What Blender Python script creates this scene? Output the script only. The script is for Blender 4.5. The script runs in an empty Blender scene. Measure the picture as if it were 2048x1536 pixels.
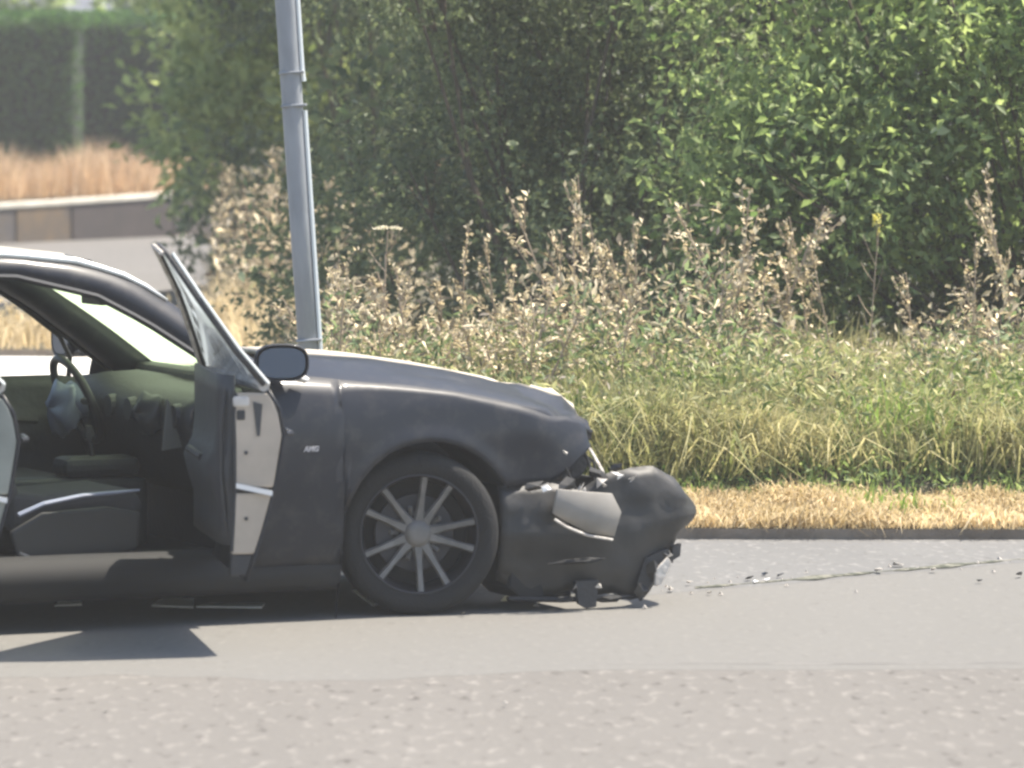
import bpy, math, random
import numpy as np
from mathutils import Vector, Matrix
random.seed(7); RNG = np.random.default_rng(11)
S = bpy.context.scene
COL = S.collection
PI = math.pi; R = math.radians

# ------------------------------------------------------------------ camera, sky, sun, exposure
cam_d = bpy.data.cameras.new('camera'); cam = bpy.data.objects.new('camera', cam_d); COL.objects.link(cam)
cam_d.sensor_width = 36; cam_d.lens = 36*10300/2048; cam_d.clip_start = .1; cam_d.clip_end = 600
cam.location = (0, -20, 2.1); cam.rotation_euler = (R(90)-math.atan((768-153)/10300), 0, 0)
S.camera = cam
cam_d.dof.use_dof = True; cam_d.dof.focus_distance = 23.0; cam_d.dof.aperture_fstop = 4.0

SUN_EL = 66.0; SUN_AZ = 70.0            # azimuth measured from +Y (away from the camera) towards +X (right)
w = bpy.data.worlds.new('World'); S.world = w; w.use_nodes = True
nt = w.node_tree; nt.nodes.clear()
sky = nt.nodes.new('ShaderNodeTexSky'); sky.sky_type = 'NISHITA'; sky.sun_disc = False
sky.sun_elevation = R(SUN_EL); sky.sun_rotation = R(SUN_AZ); sky.dust_density = 1.5; sky.ozone_density = 1.0
bg = nt.nodes.new('ShaderNodeBackground'); bg.inputs[1].default_value = 0.13
ow = nt.nodes.new('ShaderNodeOutputWorld'); nt.links.new(sky.outputs[0], bg.inputs[0]); nt.links.new(bg.outputs[0], ow.inputs[0])
sd = bpy.data.lights.new('sun', 'SUN'); sd.energy = 5.0; sd.angle = R(.5); sd.color = (1, .92, .80)
sun = bpy.data.objects.new('sun', sd); COL.objects.link(sun)
sdir = Vector((math.cos(R(SUN_EL))*math.sin(R(SUN_AZ)), math.cos(R(SUN_EL))*math.cos(R(SUN_AZ)), math.sin(R(SUN_EL))))
sun.rotation_euler = sdir.to_track_quat('Z', 'Y').to_euler(); sun.location = (10, 10, 20)
vs = S.view_settings; vs.view_transform = 'Standard'; vs.look = 'None'; vs.gamma = 1; vs.exposure = 1.12; vs.use_curve_mapping = False
try: S.cycles.filter_width = 2.5
except Exception: pass
S.cycles.max_bounces = 8; S.cycles.volume_bounces = 0; S.cycles.transparent_max_bounces = 12

# ------------------------------------------------------------------ helpers
def tag(o, label=None, cat=None, group=None, kind=None):
    if label: o['label'] = label
    if cat: o['category'] = cat
    if group: o['group'] = group
    if kind: o['kind'] = kind
    return o
def empty(name, loc=(0, 0, 0), rz=0, parent=None):
    o = bpy.data.objects.new(name, None); COL.objects.link(o); o.location = loc; o.rotation_euler = (0, 0, rz)
    o.empty_display_size = .1
    if parent: o.parent = parent
    return o
def link_mesh(name, me, mat, parent=None):
    o = bpy.data.objects.new(name, me); COL.objects.link(o)
    if mat and not me.materials: me.materials.append(mat)
    if parent: o.parent = parent
    return o
def mk(name, V, F, mat, parent=None, smooth=False, solid=0, bevel=0, offset=0, seg=2, sub=0):
    me = bpy.data.meshes.new(name); me.from_pydata([tuple(map(float, v)) for v in V], [], F); me.update()
    if smooth: me.shade_smooth()
    o = link_mesh(name, me, mat, parent)
    if sub:
        m = o.modifiers.new('s', 'SUBSURF'); m.levels = sub; m.render_levels = sub
    if solid:
        m = o.modifiers.new('t', 'SOLIDIFY'); m.thickness = solid; m.offset = offset
    if bevel:
        m = o.modifiers.new('b', 'BEVEL'); m.width = bevel; m.segments = seg; m.limit_method = 'ANGLE'; m.angle_limit = R(35)
    return o
def grid(G):
    n = len(G); m = len(G[0]); V = [p for r in G for p in r]
    F = [(i*m+j, (i+1)*m+j, (i+1)*m+j+1, i*m+j+1) for i in range(n-1) for j in range(m-1)]
    return V, F
class MB:
    def __init__(s): s.V = []; s.F = []
    def add(s, V, F):
        b = len(s.V); s.V += [tuple(v) for v in V]; s.F += [tuple(i+b for i in f) for f in F]; return s
    def box(s, x0, x1, y0, y1, z0, z1, M=None):
        V = [(x, y, z) for x in (x0, x1) for y in (y0, y1) for z in (z0, z1)]
        if M is not None: V = [tuple(M @ Vector(v)) for v in V]
        return s.add(V, [(0, 1, 3, 2), (4, 6, 7, 5), (0, 4, 5, 1), (2, 3, 7, 6), (0, 2, 6, 4), (1, 5, 7, 3)])
    def tube(s, P, r, n=8, cap=True, sq=1.0):
        P = [Vector(p) for p in P]; rr = r if isinstance(r, (list, tuple)) else [r]*len(P); V = []; F = []
        for i, p in enumerate(P):
            t = (P[min(i+1, len(P)-1)]-P[max(i-1, 0)]).normalized()
            a = Vector((0, 0, 1)) if abs(t.z) < .9 else Vector((1, 0, 0))
            x = t.cross(a).normalized(); y = t.cross(x)
            for k in range(n):
                th = 2*PI*k/n; V.append(p+x*math.cos(th)*rr[i]+y*math.sin(th)*rr[i]*sq)
        for i in range(len(P)-1):
            for k in range(n): F.append((i*n+k, i*n+(k+1) % n, (i+1)*n+(k+1) % n, (i+1)*n+k))
        if cap: F += [tuple(range(n-1, -1, -1)), tuple(range((len(P)-1)*n, len(P)*n))]
        return s.add(V, F)
    def prism(s, pts, y0, y1):
        n = len(pts); V = [(p[0], y0, p[1]) for p in pts]+[(p[0], y1, p[1]) for p in pts]
        F = [tuple(range(n)), tuple(range(2*n-1, n-1, -1))]+[(i, n+i, n+(i+1) % n, (i+1) % n) for i in range(n)]
        return s.add(V, F)
    def lathe(s, prof, n=48):                                   # profile (radius, y) about the local Y axis
        m = len(prof); V = []; F = []
        for k in range(n):
            a = 2*PI*k/n
            for r, y in prof: V.append((r*math.cos(a), y, r*math.sin(a)))
        for k in range(n):
            for j in range(m-1): F.append((k*m+j, k*m+j+1, ((k+1) % n)*m+j+1, ((k+1) % n)*m+j))
        return s.add(V, F)
    def build(s, name, mat, parent=None, **k): return mk(name, s.V, s.F, mat, parent, **k)
def lerp(T, x):
    xs = [t[0] for t in T]; ys = [t[1] for t in T]; return float(np.interp(x, xs, ys))

# ------------------------------------------------------------------ materials
def mat(name, col=(.5, .5, .5), rough=.6, metal=0, noise=None, bump=0, bscale=40, coat=0, spec=.5, stretch=(1, 1, 1), col2=None, nscale=8, contrast=(.35, .65), detail=6):
    m = bpy.data.materials.new(name); m.use_nodes = True; t = m.node_tree; b = t.nodes['Principled BSDF']
    b.inputs['Base Color'].default_value = (*col, 1); b.inputs['Roughness'].default_value = rough; b.inputs['Metallic'].default_value = metal
    b.inputs['Coat Weight'].default_value = coat; b.inputs['Coat Roughness'].default_value = .08; b.inputs['Specular IOR Level'].default_value = spec
    tc = t.nodes.new('ShaderNodeTexCoord'); mp = t.nodes.new('ShaderNodeMapping'); mp.inputs['Scale'].default_value = stretch
    t.links.new(tc.outputs['Object'], mp.inputs[0])
    if col2:
        n = t.nodes.new('ShaderNodeTexNoise'); n.inputs['Scale'].default_value = nscale; n.inputs['Detail'].default_value = detail
        r = t.nodes.new('ShaderNodeValToRGB'); r.color_ramp.elements[0].position, r.color_ramp.elements[1].position = contrast
        r.color_ramp.elements[0].color = (*col, 1); r.color_ramp.elements[1].color = (*col2, 1)
        t.links.new(mp.outputs[0], n.inputs[0]); t.links.new(n.outputs[0], r.inputs[0]); t.links.new(r.outputs[0], b.inputs['Base Color'])
    if bump:
        n = t.nodes.new('ShaderNodeTexNoise'); n.inputs['Scale'].default_value = bscale; n.inputs['Detail'].default_value = 5
        u = t.nodes.new('ShaderNodeBump'); u.inputs['Strength'].default_value = bump; u.inputs['Distance'].default_value = .02
        t.links.new(mp.outputs[0], n.inputs[0]); t.links.new(n.outputs[0], u.inputs['Height']); t.links.new(u.outputs[0], b.inputs['Normal'])
    return m
def leafmat(name, ca, cb, trans=.45, rough=.5, tint=True):
    """leaf or blade: diffuse and translucent, its own colour read from a per-face random value"""
    m = bpy.data.materials.new(name); m.use_nodes = True; t = m.node_tree; t.nodes.clear(); L = t.links.new
    at = t.nodes.new('ShaderNodeAttribute'); at.attribute_name = 'tint'
    oi = t.nodes.new('ShaderNodeObjectInfo')
    r = t.nodes.new('ShaderNodeValToRGB'); e = r.color_ramp.elements; e[0].color = (*ca, 1); e[1].color = (*cb, 1)
    L((at if tint else oi).outputs['Fac' if tint else 'Random'], r.inputs[0])
    p = t.nodes.new('ShaderNodeBsdfPrincipled'); p.inputs['Roughness'].default_value = rough; p.inputs['Specular IOR Level'].default_value = .35
    tr = t.nodes.new('ShaderNodeBsdfTranslucent'); mx = t.nodes.new('ShaderNodeMixShader'); mx.inputs[0].default_value = trans
    o = t.nodes.new('ShaderNodeOutputMaterial')
    hs = t.nodes.new('ShaderNodeHueSaturation'); hs.inputs['Value'].default_value = 1.35; hs.inputs['Saturation'].default_value = 1.1
    L(r.outputs[0], p.inputs['Base Color']); L(r.outputs[0], hs.inputs['Color']); L(hs.outputs[0], tr.inputs[0])
    L(p.outputs[0], mx.inputs[1]); L(tr.outputs[0], mx.inputs[2]); L(mx.outputs[0], o.inputs[0])
    return m
def paint(name='car_paint', coat=.22, highlight=0):
    """dark blue-black car paint; sun highlight is painted in pale colour on whatever faces straight up"""
    m = bpy.data.materials.new(name); m.use_nodes = True; t = m.node_tree; L = t.links.new; b = t.nodes['Principled BSDF']
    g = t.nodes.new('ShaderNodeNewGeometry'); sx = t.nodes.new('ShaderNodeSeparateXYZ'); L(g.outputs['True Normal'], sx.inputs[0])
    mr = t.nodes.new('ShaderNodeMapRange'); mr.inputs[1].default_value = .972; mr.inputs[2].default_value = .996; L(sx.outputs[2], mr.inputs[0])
    if highlight == 0: mr.inputs[4].default_value = 0
    if highlight == 2:            # the bonnet: sun glare painted pale along its middle and far side only
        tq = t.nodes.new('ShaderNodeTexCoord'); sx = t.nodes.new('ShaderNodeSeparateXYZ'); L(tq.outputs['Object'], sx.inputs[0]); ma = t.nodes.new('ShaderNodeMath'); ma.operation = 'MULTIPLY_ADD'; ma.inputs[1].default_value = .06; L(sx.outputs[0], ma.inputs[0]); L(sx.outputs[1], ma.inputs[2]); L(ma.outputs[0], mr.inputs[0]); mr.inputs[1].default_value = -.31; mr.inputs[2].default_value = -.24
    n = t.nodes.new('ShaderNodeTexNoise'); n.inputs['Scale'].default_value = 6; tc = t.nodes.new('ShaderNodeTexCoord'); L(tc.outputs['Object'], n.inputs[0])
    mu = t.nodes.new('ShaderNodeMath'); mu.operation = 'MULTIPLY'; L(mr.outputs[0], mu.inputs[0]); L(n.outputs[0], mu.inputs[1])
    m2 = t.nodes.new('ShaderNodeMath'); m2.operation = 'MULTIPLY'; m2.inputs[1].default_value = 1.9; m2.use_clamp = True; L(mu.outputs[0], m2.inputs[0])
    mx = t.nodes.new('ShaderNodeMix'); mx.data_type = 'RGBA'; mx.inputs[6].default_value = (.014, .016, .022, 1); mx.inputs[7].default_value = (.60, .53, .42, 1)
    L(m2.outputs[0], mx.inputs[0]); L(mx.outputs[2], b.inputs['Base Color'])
    nd = t.nodes.new('ShaderNodeTexNoise'); nd.inputs['Scale'].default_value = 11; nd.inputs['Detail'].default_value = 8; nd.inputs['Roughness'].default_value = .7; L(tc.outputs['Object'], nd.inputs[0])
    rd = t.nodes.new('ShaderNodeMapRange'); rd.inputs[1].default_value = .50; rd.inputs[2].default_value = .78; rd.inputs[4].default_value = .28; L(nd.outputs[0], rd.inputs[0])
    mz = t.nodes.new('ShaderNodeMix'); mz.data_type = 'RGBA'; mz.inputs[7].default_value = (.13, .115, .095, 1); L(rd.outputs[0], mz.inputs[0]); L(mx.outputs[2], mz.inputs[6]); L(mz.outputs[2], b.inputs['Base Color'])
    b.inputs['Roughness'].default_value = .5; b.inputs['Specular IOR Level'].default_value = .3; b.inputs['Coat Weight'].default_value = coat; b.inputs['Coat Roughness'].default_value = .14
    n2 = t.nodes.new('ShaderNodeTexNoise'); n2.inputs['Scale'].default_value = 2.5; L(tc.outputs['Object'], n2.inputs[0])
    u = t.nodes.new('ShaderNodeBump'); u.inputs['Strength'].default_value = .12; u.inputs['Distance'].default_value = .05; L(n2.outputs[0], u.inputs['Height']); L(u.outputs[0], b.inputs['Normal'])
    L(u.outputs[0], b.inputs['Coat Normal'])
    return m
def glass(name, tint, a, rough=.03):
    """thin pane: part clear, part sharp reflection"""
    m = bpy.data.materials.new(name); m.use_nodes = True; t = m.node_tree; t.nodes.clear(); L = t.links.new
    tr = t.nodes.new('ShaderNodeBsdfTransparent'); tr.inputs[0].default_value = (*tint, 1)
    gl = t.nodes.new('ShaderNodeBsdfGlossy'); gl.inputs['Roughness'].default_value = rough
    df = t.nodes.new('ShaderNodeBsdfTranslucent'); df.inputs[0].default_value = (.92, .97, 1.0, 1)
    fr = t.nodes.new('ShaderNodeFresnel'); fr.inputs[0].default_value = 1.6
    m1 = t.nodes.new('ShaderNodeMixShader'); m1.inputs[0].default_value = a
    m2 = t.nodes.new('ShaderNodeMixShader'); o = t.nodes.new('ShaderNodeOutputMaterial')
    L(tr.outputs[0], m1.inputs[1]); L(df.outputs[0], m1.inputs[2]); L(fr.outputs[0], m2.inputs[0]); L(m1.outputs[0], m2.inputs[1]); L(gl.outputs[0], m2.inputs[2]); L(m2.outputs[0], o.inputs[0])
    return m
def screen():
    """laminated windscreen crazed by the crash: milky, greenish, lets light through diffusely"""
    m = bpy.data.materials.new('crazed_glass'); m.use_nodes = True; t = m.node_tree; t.nodes.clear(); L = t.links.new
    tl = t.nodes.new('ShaderNodeBsdfTranslucent'); tl.inputs[0].default_value = (.66, .74, .60, 1)
    tr = t.nodes.new('ShaderNodeBsdfTransparent'); tr.inputs[0].default_value = (.75, .85, .75, 1)
    gl = t.nodes.new('ShaderNodeBsdfGlossy'); gl.inputs['Roughness'].default_value = .15
    v = t.nodes.new('ShaderNodeTexVoronoi'); v.feature = 'DISTANCE_TO_EDGE'; v.inputs['Scale'].default_value = 14
    r = t.nodes.new('ShaderNodeMapRange'); r.inputs[1].default_value = 0; r.inputs[2].default_value = .12; r.inputs[3].default_value = .97; r.inputs[4].default_value = .90
    tc = t.nodes.new('ShaderNodeTexCoord'); L(tc.outputs['Object'], v.inputs[0]); L(v.outputs[0], r.inputs[0])
    m1 = t.nodes.new('ShaderNodeMixShader'); m2 = t.nodes.new('ShaderNodeMixShader'); m2.inputs[0].default_value = .06; o = t.nodes.new('ShaderNodeOutputMaterial')
    L(r.outputs[0], m1.inputs[0]); L(tr.outputs[0], m1.inputs[1]); L(tl.outputs[0], m1.inputs[2]); L(m1.outputs[0], m2.inputs[1]); L(gl.outputs[0], m2.inputs[2]); L(m2.outputs[0], o.inputs[0])
    return m
def asphalt(name, base, dark, light, grain, amount, rough=.9, patch=.25):
    m = bpy.data.materials.new(name); m.use_nodes = True; t = m.node_tree; L = t.links.new; b = t.nodes['Principled BSDF']; b.inputs['Roughness'].default_value = rough
    b.inputs['Specular IOR Level'].default_value = .12
    tc = t.nodes.new('ShaderNodeTexCoord'); mp = t.nodes.new('ShaderNodeMapping'); mp.inputs['Scale'].default_value = (1, .33, 1); L(tc.outputs['Object'], mp.inputs[0])
    def noise(sc, d=4, src=mp):
        n = t.nodes.new('ShaderNodeTexNoise'); n.inputs['Scale'].default_value = sc; n.inputs['Detail'].default_value = d; L(src.outputs[0], n.inputs[0]); return n
    def ramp(n, p0, p1):
        r = t.nodes.new('ShaderNodeMapRange'); r.inputs[1].default_value = p0; r.inputs[2].default_value = p1; L(n.outputs[0], r.inputs[0]); return r
    def mix(a, bcol, fac, k):
        x = t.nodes.new('ShaderNodeMix'); x.data_type = 'RGBA'; x.inputs[7].default_value = (*bcol, 1)
        q = t.nodes.new('ShaderNodeMath'); q.operation = 'MULTIPLY'; q.inputs[1].default_value = k; L(fac.outputs[0], q.inputs[0]); L(q.outputs[0], x.inputs[0])
        if isinstance(a, tuple): x.inputs[6].default_value = (*a, 1)
        else: L(a.outputs[2], x.inputs[6])
        return x
    big = ramp(noise(.8, 5), .35, .7); c = mix(base, tuple(v*.8 for v in base), big, patch*2)
    c = mix(c, light, ramp(noise(grain, 3), .56, .72), amount)
    c = mix(c, dark, ramp(noise(grain*.83, 3), .60, .74), amount)
    c = mix(c, dark, ramp(noise(grain*.35, 2), .70, .76), amount*.8)
    L(c.outputs[2], b.inputs['Base Color'])
    u = t.nodes.new('ShaderNodeBump'); u.inputs['Strength'].default_value = .5*amount; u.inputs['Distance'].default_value = .012; L(noise(grain, 4).outputs[0], u.inputs['Height']); L(u.outputs[0], b.inputs['Normal'])
    return m
M = dict(
    paint=paint(), bonnet=paint('bonnet_highlight_paint', .15, 2), roof=paint('roof_highlight_paint', .4, 1), pillar=paint('pillar_paint', .12), screen=screen(),
    black=mat('black_plastic', (.030, .030, .031), .6, bump=.2, bscale=60), seal=mat('rubber_seal', (.035, .035, .037), .5),
    darkplastic=mat('dark_plastic', (.035, .033, .03), .5), deep_black=mat('deep_black_matte', (.012, .012, .012), .8), badge=mat('dull_badge', (.42, .41, .42), .4), tyre=mat('tyre_rubber', (.013, .013, .013), .85, bump=.4, bscale=120),
    alloy=mat('alloy', (.20, .19, .175), .55, .25, col2=(.13, .125, .115), nscale=14), darkmetal=mat('dark_metal', (.05, .05, .055), .5, .6),
    jamb2=mat('shut_face_grey', (.27, .28, .24), .6, col2=(.20, .21, .18), nscale=6, bump=.2, bscale=14), jamb=mat('door_shut_face', (.50, .42, .33), .6, col2=(.38, .32, .25), nscale=5, bump=.15, bscale=12), bright=mat('roof_rim_highlight', (.88, .87, .80), .38, .55), chrome=mat('chrome', (.75, .75, .76), .18, 1),
    fabric=mat('seat_cloth', (.05, .05, .052), .9, bump=.3, bscale=200), trim=mat('door_trim', (.045, .046, .048), .55, bump=.2, bscale=30),
    bluetrim=mat('grey_blue_plastic', (.25, .28, .36), .4), pale=mat('pale_plastic', (.62, .58, .52), .6, col2=(.40, .36, .31), nscale=20, bump=.4, bscale=40),
    foam=mat('bumper_liner', (.27, .25, .22), .55, col2=(.20, .185, .16), nscale=6), glass=glass('side_glass', (.82, .88, .84), .78), glasstint=glass('tinted_glass', (.55, .6, .56), .08),
    mirror=mat('mirror_glass', (.10, .13, .19), .25, .9), white=mat('white_plastic', (.8, .78, .74), .5),
    galv=mat('galvanised_steel', (.33, .34, .35), .6, .2, col2=(.25, .26, .27), nscale=9, bump=.15, bscale=25, stretch=(1, 1, .3)), pale_edge=mat('lit_edge_strip', (.82, .84, .80), .5),
    concrete=mat('concrete', (.30, .25, .21), .9, col2=(.20, .165, .15), nscale=2.2, bump=.5, bscale=20), coping=mat('coping_stone', (.80, .74, .62), .9, col2=(.62, .57, .47), nscale=3, bump=.3),
    apron=mat('pale_ground', (.70, .67, .62), .9, col2=(.58, .55, .5), nscale=1.5), soil=mat('soil', (.065, .06, .04), .95, col2=(.10, .09, .055), nscale=6, bump=.8, bscale=15),
    kerb=mat('kerb_stone', (.25, .21, .165), .95, col2=(.17, .14, .11), nscale=7, bump=.8, bscale=18),
    bark=mat('bark', (.09, .07, .05), .95, bump=.8, bscale=30), slate=mat('slate', (.11, .12, .14), .8, col2=(.15, .16, .18), nscale=4), render=mat('house_render', (.22, .22, .23), .9, col2=(.18, .18, .19), nscale=2),
    hedgecore=mat('hedge_twigs', (.018, .024, .014), 1, bump=.6, bscale=12),
    glossy_strip=mat('glossy_grey', (.12, .12, .12), .3, spec=.6), stone=mat('pebble', (.36, .33, .29), .9, bump=.5, bscale=60), shard=mat('dark_shard', (.02, .02, .022), .4),
)

# ================================================================== SETTING
road_m = asphalt('coarse_asphalt', (.156, .147, .134), (.075, .068, .062), (.225, .21, .19), 20, .85)
road = mk('road', [(-110, -60, 0), (110, -60, 0), (110, 170, 0), (-110, 170, 0)], [(0, 1, 2, 3)], road_m); tag(road, kind='structure')
band_m = asphalt('smooth_asphalt', (.163, .158, .146), (.105, .10, .092), (.22, .21, .19), 30, .30, patch=.12)
xs = np.linspace(-30, 30, 1201)
def nearedge(x): return -1.72+.012*x+.02*math.sin(x*.9)+.012*math.sin(x*4.1)+(0 if x > .3 else min(1, .3-x)*(-.22+.10*math.sin(x*3.3)+.03*math.sin(x*17)))
V = []; F = []
for i, x in enumerate(xs): V += [(x, nearedge(x)-.14, .0004), (x, nearedge(x), .004), (x, 16, .004)]
for i in range(len(xs)-1): F += [(3*i, 3*i+3, 3*i+4, 3*i+1), (3*i+1, 3*i+4, 3*i+5, 3*i+2)]
tag(mk('road_resurfacing', V, F, band_m), kind='structure')
V = []; F = []
for i, x in enumerate(np.linspace(.3, 14, 90)):
    wd = .012+.010*math.sin(x*7)+.006*math.sin(x*23); wd = max(.001, wd)*min(1, (x-.29)/1.2); V += [(x, nearedge(x)+.010-wd, .0045), (x, nearedge(x)+.020, .0050), (x, nearedge(x)+.030+wd, .0045)]
for i in range(89): F += [(3*i, 3*i+3, 3*i+4, 3*i+1), (3*i+1, 3*i+4, 3*i+5, 3*i+2)]
tag(mk('tar_seam', V, F, mat('tar', (.125, .118, .108), .95, col2=(.160, .152, .139), nscale=5, stretch=(1, .3, 1), contrast=(.45, .55))), kind='structure')
# gutter strip beyond the diagonal seam
gut_m = asphalt('gutter_asphalt', (.158, .156, .150), (.10, .097, .09), (.26, .25, .235), 26, .5, patch=.3)
def seam(x): return lerp([(-3, .75), (.55, .86), (1.0, 1.2), (2.2, 2.25), (5, 2.9), (30, 3.0)], x)
V = []; F = []; xs = np.linspace(-.6, 30, 160)
for x in xs: V += [(x, seam(x)+.02*math.sin(9*x)-.08, .0045), (x, seam(x)+.02*math.sin(9*x), .008), (x, 3.4, .008)]
for i in range(len(xs)-1): F += [(3*i, 3*i+3, 3*i+4, 3*i+1), (3*i+1, 3*i+4, 3*i+5, 3*i+2)]
tag(mk('gutter', V, F, gut_m), kind='structure')
V = []; F = []; xs = np.linspace(.75, 4.5, 140)
for x in xs:
    wd = max(.004, (.035+.03*math.sin(x*11)+.02*math.sin(x*31)) * (1 if x > 1.2 else .6)); V += [(x, seam(x)-wd*.9, .010), (x, seam(x)+wd, .012)]
for i in range(len(xs)-1): F.append((2*i, 2*i+2, 2*i+3, 2*i+1))
tag(mk('gutter_seam', V, F, mat('mossy_joint', (.05, .055, .035), .95, col2=(.20, .19, .15), nscale=22, contrast=(.45, .62))), kind='structure')
# pale apron on the far side of the road, seen through the car's windows
tag(mk('pale_apron', [(-9, 13.4, .008), (-1.4, 12.6, .008), (-1.8, 18.6, .008), (-9, 18.9, .008)], [(0, 1, 2, 3)], M['apron']), kind='structure')

# planted verge: outline polygon, raised behind a low worn kerb
OUT = [(34, 3.15), (8, 3.18), (4, 3.2), (1.0, 3.25), (-.2, 3.35), (-.75, 3.8), (-.95, 5), (-1.05, 8), (-1.5, 14), (-2.2, 18.3), (-5, 18.7), (-9, 19), (-9, 24), (-4, 26), (-2.9, 31), (-3.6, 42.5), (-3.3, 50), (34, 50)]
def inside(x, y):
    c = False; n = len(OUT)
    for i in range(n):
        x0, y0 = OUT[i]; x1, y1 = OUT[i-1]
        if (y0 > y) != (y1 > y) and x < (x1-x0)*(y-y0)/(y1-y0)+x0: c = not c
    return c
def gz(x, y):
    b = .050+.07*min(max((y-3.2)/.7, 0), 1)+.17*min(max((y-4.0-.06*math.sin(x*2.7))/.28, 0), 1)*min(max((x+1.6)/1.2, 0), 1)+.010*max(0, min(y-4.5, 20))
    return b if y < 12 else max(.06, b-.035*(y-12))
nO = len(OUT); V = [(x, y, gz(x, y)) for x, y in OUT]+[(x, y, -.05) for x, y in OUT]
F = [(i, (i+1) % nO, nO+(i+1) % nO, nO+i) for i in range(nO)]
tag(mk('verge_edge', V, F, M['kerb']), kind='structure')
gx = np.arange(-9, 34.1, .5); gy = np.concatenate([np.arange(3.25, 8, .25), np.arange(8, 50, 1)])
V = []; F = []
import bmesh
gx = np.arange(-9.05, 34.2, .25); gy = np.concatenate([[3.1, 3.22, 3.4, 3.6], np.arange(3.8, 4.6, .07), np.arange(4.6, 8, .3), np.arange(8, 50, .8)])
G = [[(x, y, gz(x, y)-.004+.012*math.sin(x*9+y*5)*math.sin(y*7-x*3)*(y > 3.5) if inside(x, y) else -.12) for y in gy] for x in gx]
V, F = grid(G); me = bpy.data.meshes.new('verge_ground'); me.from_pydata(V, [], F); me.shade_smooth(); me.update()
tag(link_mesh('verge_ground', me, M['soil']), kind='structure')
# ground behind the retaining wall
def wally(x): return 44.8+(x+6.45)*1.55
tag(mk('raised_ground', [(-40, wally(-40)+.3, .42), (-2.2, wally(-2.2)+.3, .55), (30, 75, .6), (30, 120, .6), (-40, 120, .6)], [(0, 1, 2, 3, 4)], M['soil']), kind='structure')

# ------------------------------------------------------------------ retaining wall: blocks + coping stones
wall = empty('retaining_wall', (-4, wally(-4), 0)); tag(wall, 'low brown concrete retaining wall with a bright pale coping along its top', 'wall')
def wall_piece(name, xa, xb, z0a, z1a, z0b, z1b, thick, proud, m):
    V = []
    for (x, z0, z1) in ((xa, z0a, z1a), (xb, z0b, z1b)):
        y = wally(x)-wally(-4); V += [(x+4, y-proud, z0), (x+4, y+thick, z0), (x+4, y+thick, z1), (x+4, y-proud, z1)]
    return mk(name, V, [(0, 1, 2, 3), (7, 6, 5, 4), (0, 4, 5, 1), (1, 5, 6, 2), (2, 6, 7, 3), (3, 7, 4, 0)], m, wall, bevel=.008, seg=1)
def wtop(x): return lerp([(-9, .47), (-6.5, .50), (-4.2, .59), (-2, .70), (2, .8)], x)
blk = [mat('wall_block_a', (.08, .062, .055), .9, col2=(.06, .05, .044), nscale=3, bump=.5), mat('wall_block_b', (.19, .13, .07), .9, col2=(.10, .08, .065), nscale=2, bump=.5), mat('wall_block_c', (.095, .083, .078), .9, col2=(.13, .105, .08), nscale=3, bump=.5)]
x = -21.5; k = 0
while x < 1.2:
    L_ = [.95, .62, 1.2, .8][k % 4]; g = .012
    wall_piece('block', x+g, x+L_-g, -.05, wtop(x)-.075, -.05, wtop(x+L_)-.075, .25, .004*((k*7) % 4), blk[[0, 2, 1, 0, 2][k % 5]]); x += L_; k += 1
x = -21.5
while x < 1.2:
    wall_piece('coping_stone', x+.006, x+1.194, wtop(x)-.07, wtop(x), wtop(x+1.2)-.07, wtop(x+1.2), .3, .045, M['coping']); x += 1.2

# ------------------------------------------------------------------ vectorised foliage
def norm(a): return a/np.maximum(np.linalg.norm(a, axis=1, keepdims=True), 1e-9)
def np_mesh(name, V, T, tint=None):
    """V (n,3), T (m,3 or 4) faces; tint per face"""
    me = bpy.data.meshes.new(name); n = T.shape[1]
    me.vertices.add(len(V)); me.vertices.foreach_set('co', V.astype(np.float32).ravel())
    me.loops.add(T.size); me.loops.foreach_set('vertex_index', T.astype(np.int32).ravel())
    me.polygons.add(len(T)); me.polygons.foreach_set('loop_start', np.arange(0, T.size, n, dtype=np.int32)); me.polygons.foreach_set('loop_total', np.full(len(T), n, dtype=np.int32))
    me.update(calc_edges=True)
    if tint is not None:
        a = me.attributes.new('tint', 'FLOAT', 'FACE'); a.data.foreach_set('value', tint.astype(np.float32))
    return me
def leaves(P, D, L, W, tint, fold=.35):
    """folded diamond leaf at P pointing along D, length L, width W"""
    n = len(P); D = norm(D); up = norm(RNG.normal(size=(n, 3))+np.array([0, 0, .8])); Sd = norm(np.cross(D, up)); N = np.cross(Sd, D)
    L = L[:, None]; W = W[:, None]
    V = np.stack([P, P+D*L*.5+Sd*W*.5+N*W*fold*.5, P+D*L*.98-N*L*.12, P+D*L*.5-Sd*W*.5+N*W*fold*.5], 1).reshape(-1, 3)
    b = np.arange(n)[:, None]*4; T = np.concatenate([b+np.array([[0, 1, 2]]), b+np.array([[0, 2, 3]])], 1).reshape(-1, 3)
    return V, T, np.repeat(tint, 2)
def blades(P, H, lean, W, tint, droop=.35):
    """grass blade: 2 quads-ish tapering strip (3 tris)"""
    n = len(P); D = lean; a = RNG.uniform(0, 2*PI, n); Sd = np.stack([np.cos(a), np.sin(a), np.zeros(n)], 1)
    Z = np.zeros((n, 3)); Z[:, 2] = 1; H = H[:, None]; W = W[:, None]
    m = P+Z*H*.55+D*H*.30; t = P+Z*H*(1-droop*np.linalg.norm(D, axis=1, keepdims=True))+D*H*.95
    V = np.stack([P-Sd*W*.5, P+Sd*W*.5, m-Sd*W*.4, m+Sd*W*.4, t], 1).reshape(-1, 3)
    b = np.arange(n)[:, None]*5; T = np.concatenate([b+np.array([[0, 1, 3]]), b+np.array([[0, 3, 2]]), b+np.array([[2, 3, 4]])], 1).reshape(-1, 3)
    return V, T, np.repeat(tint, 3)
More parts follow.
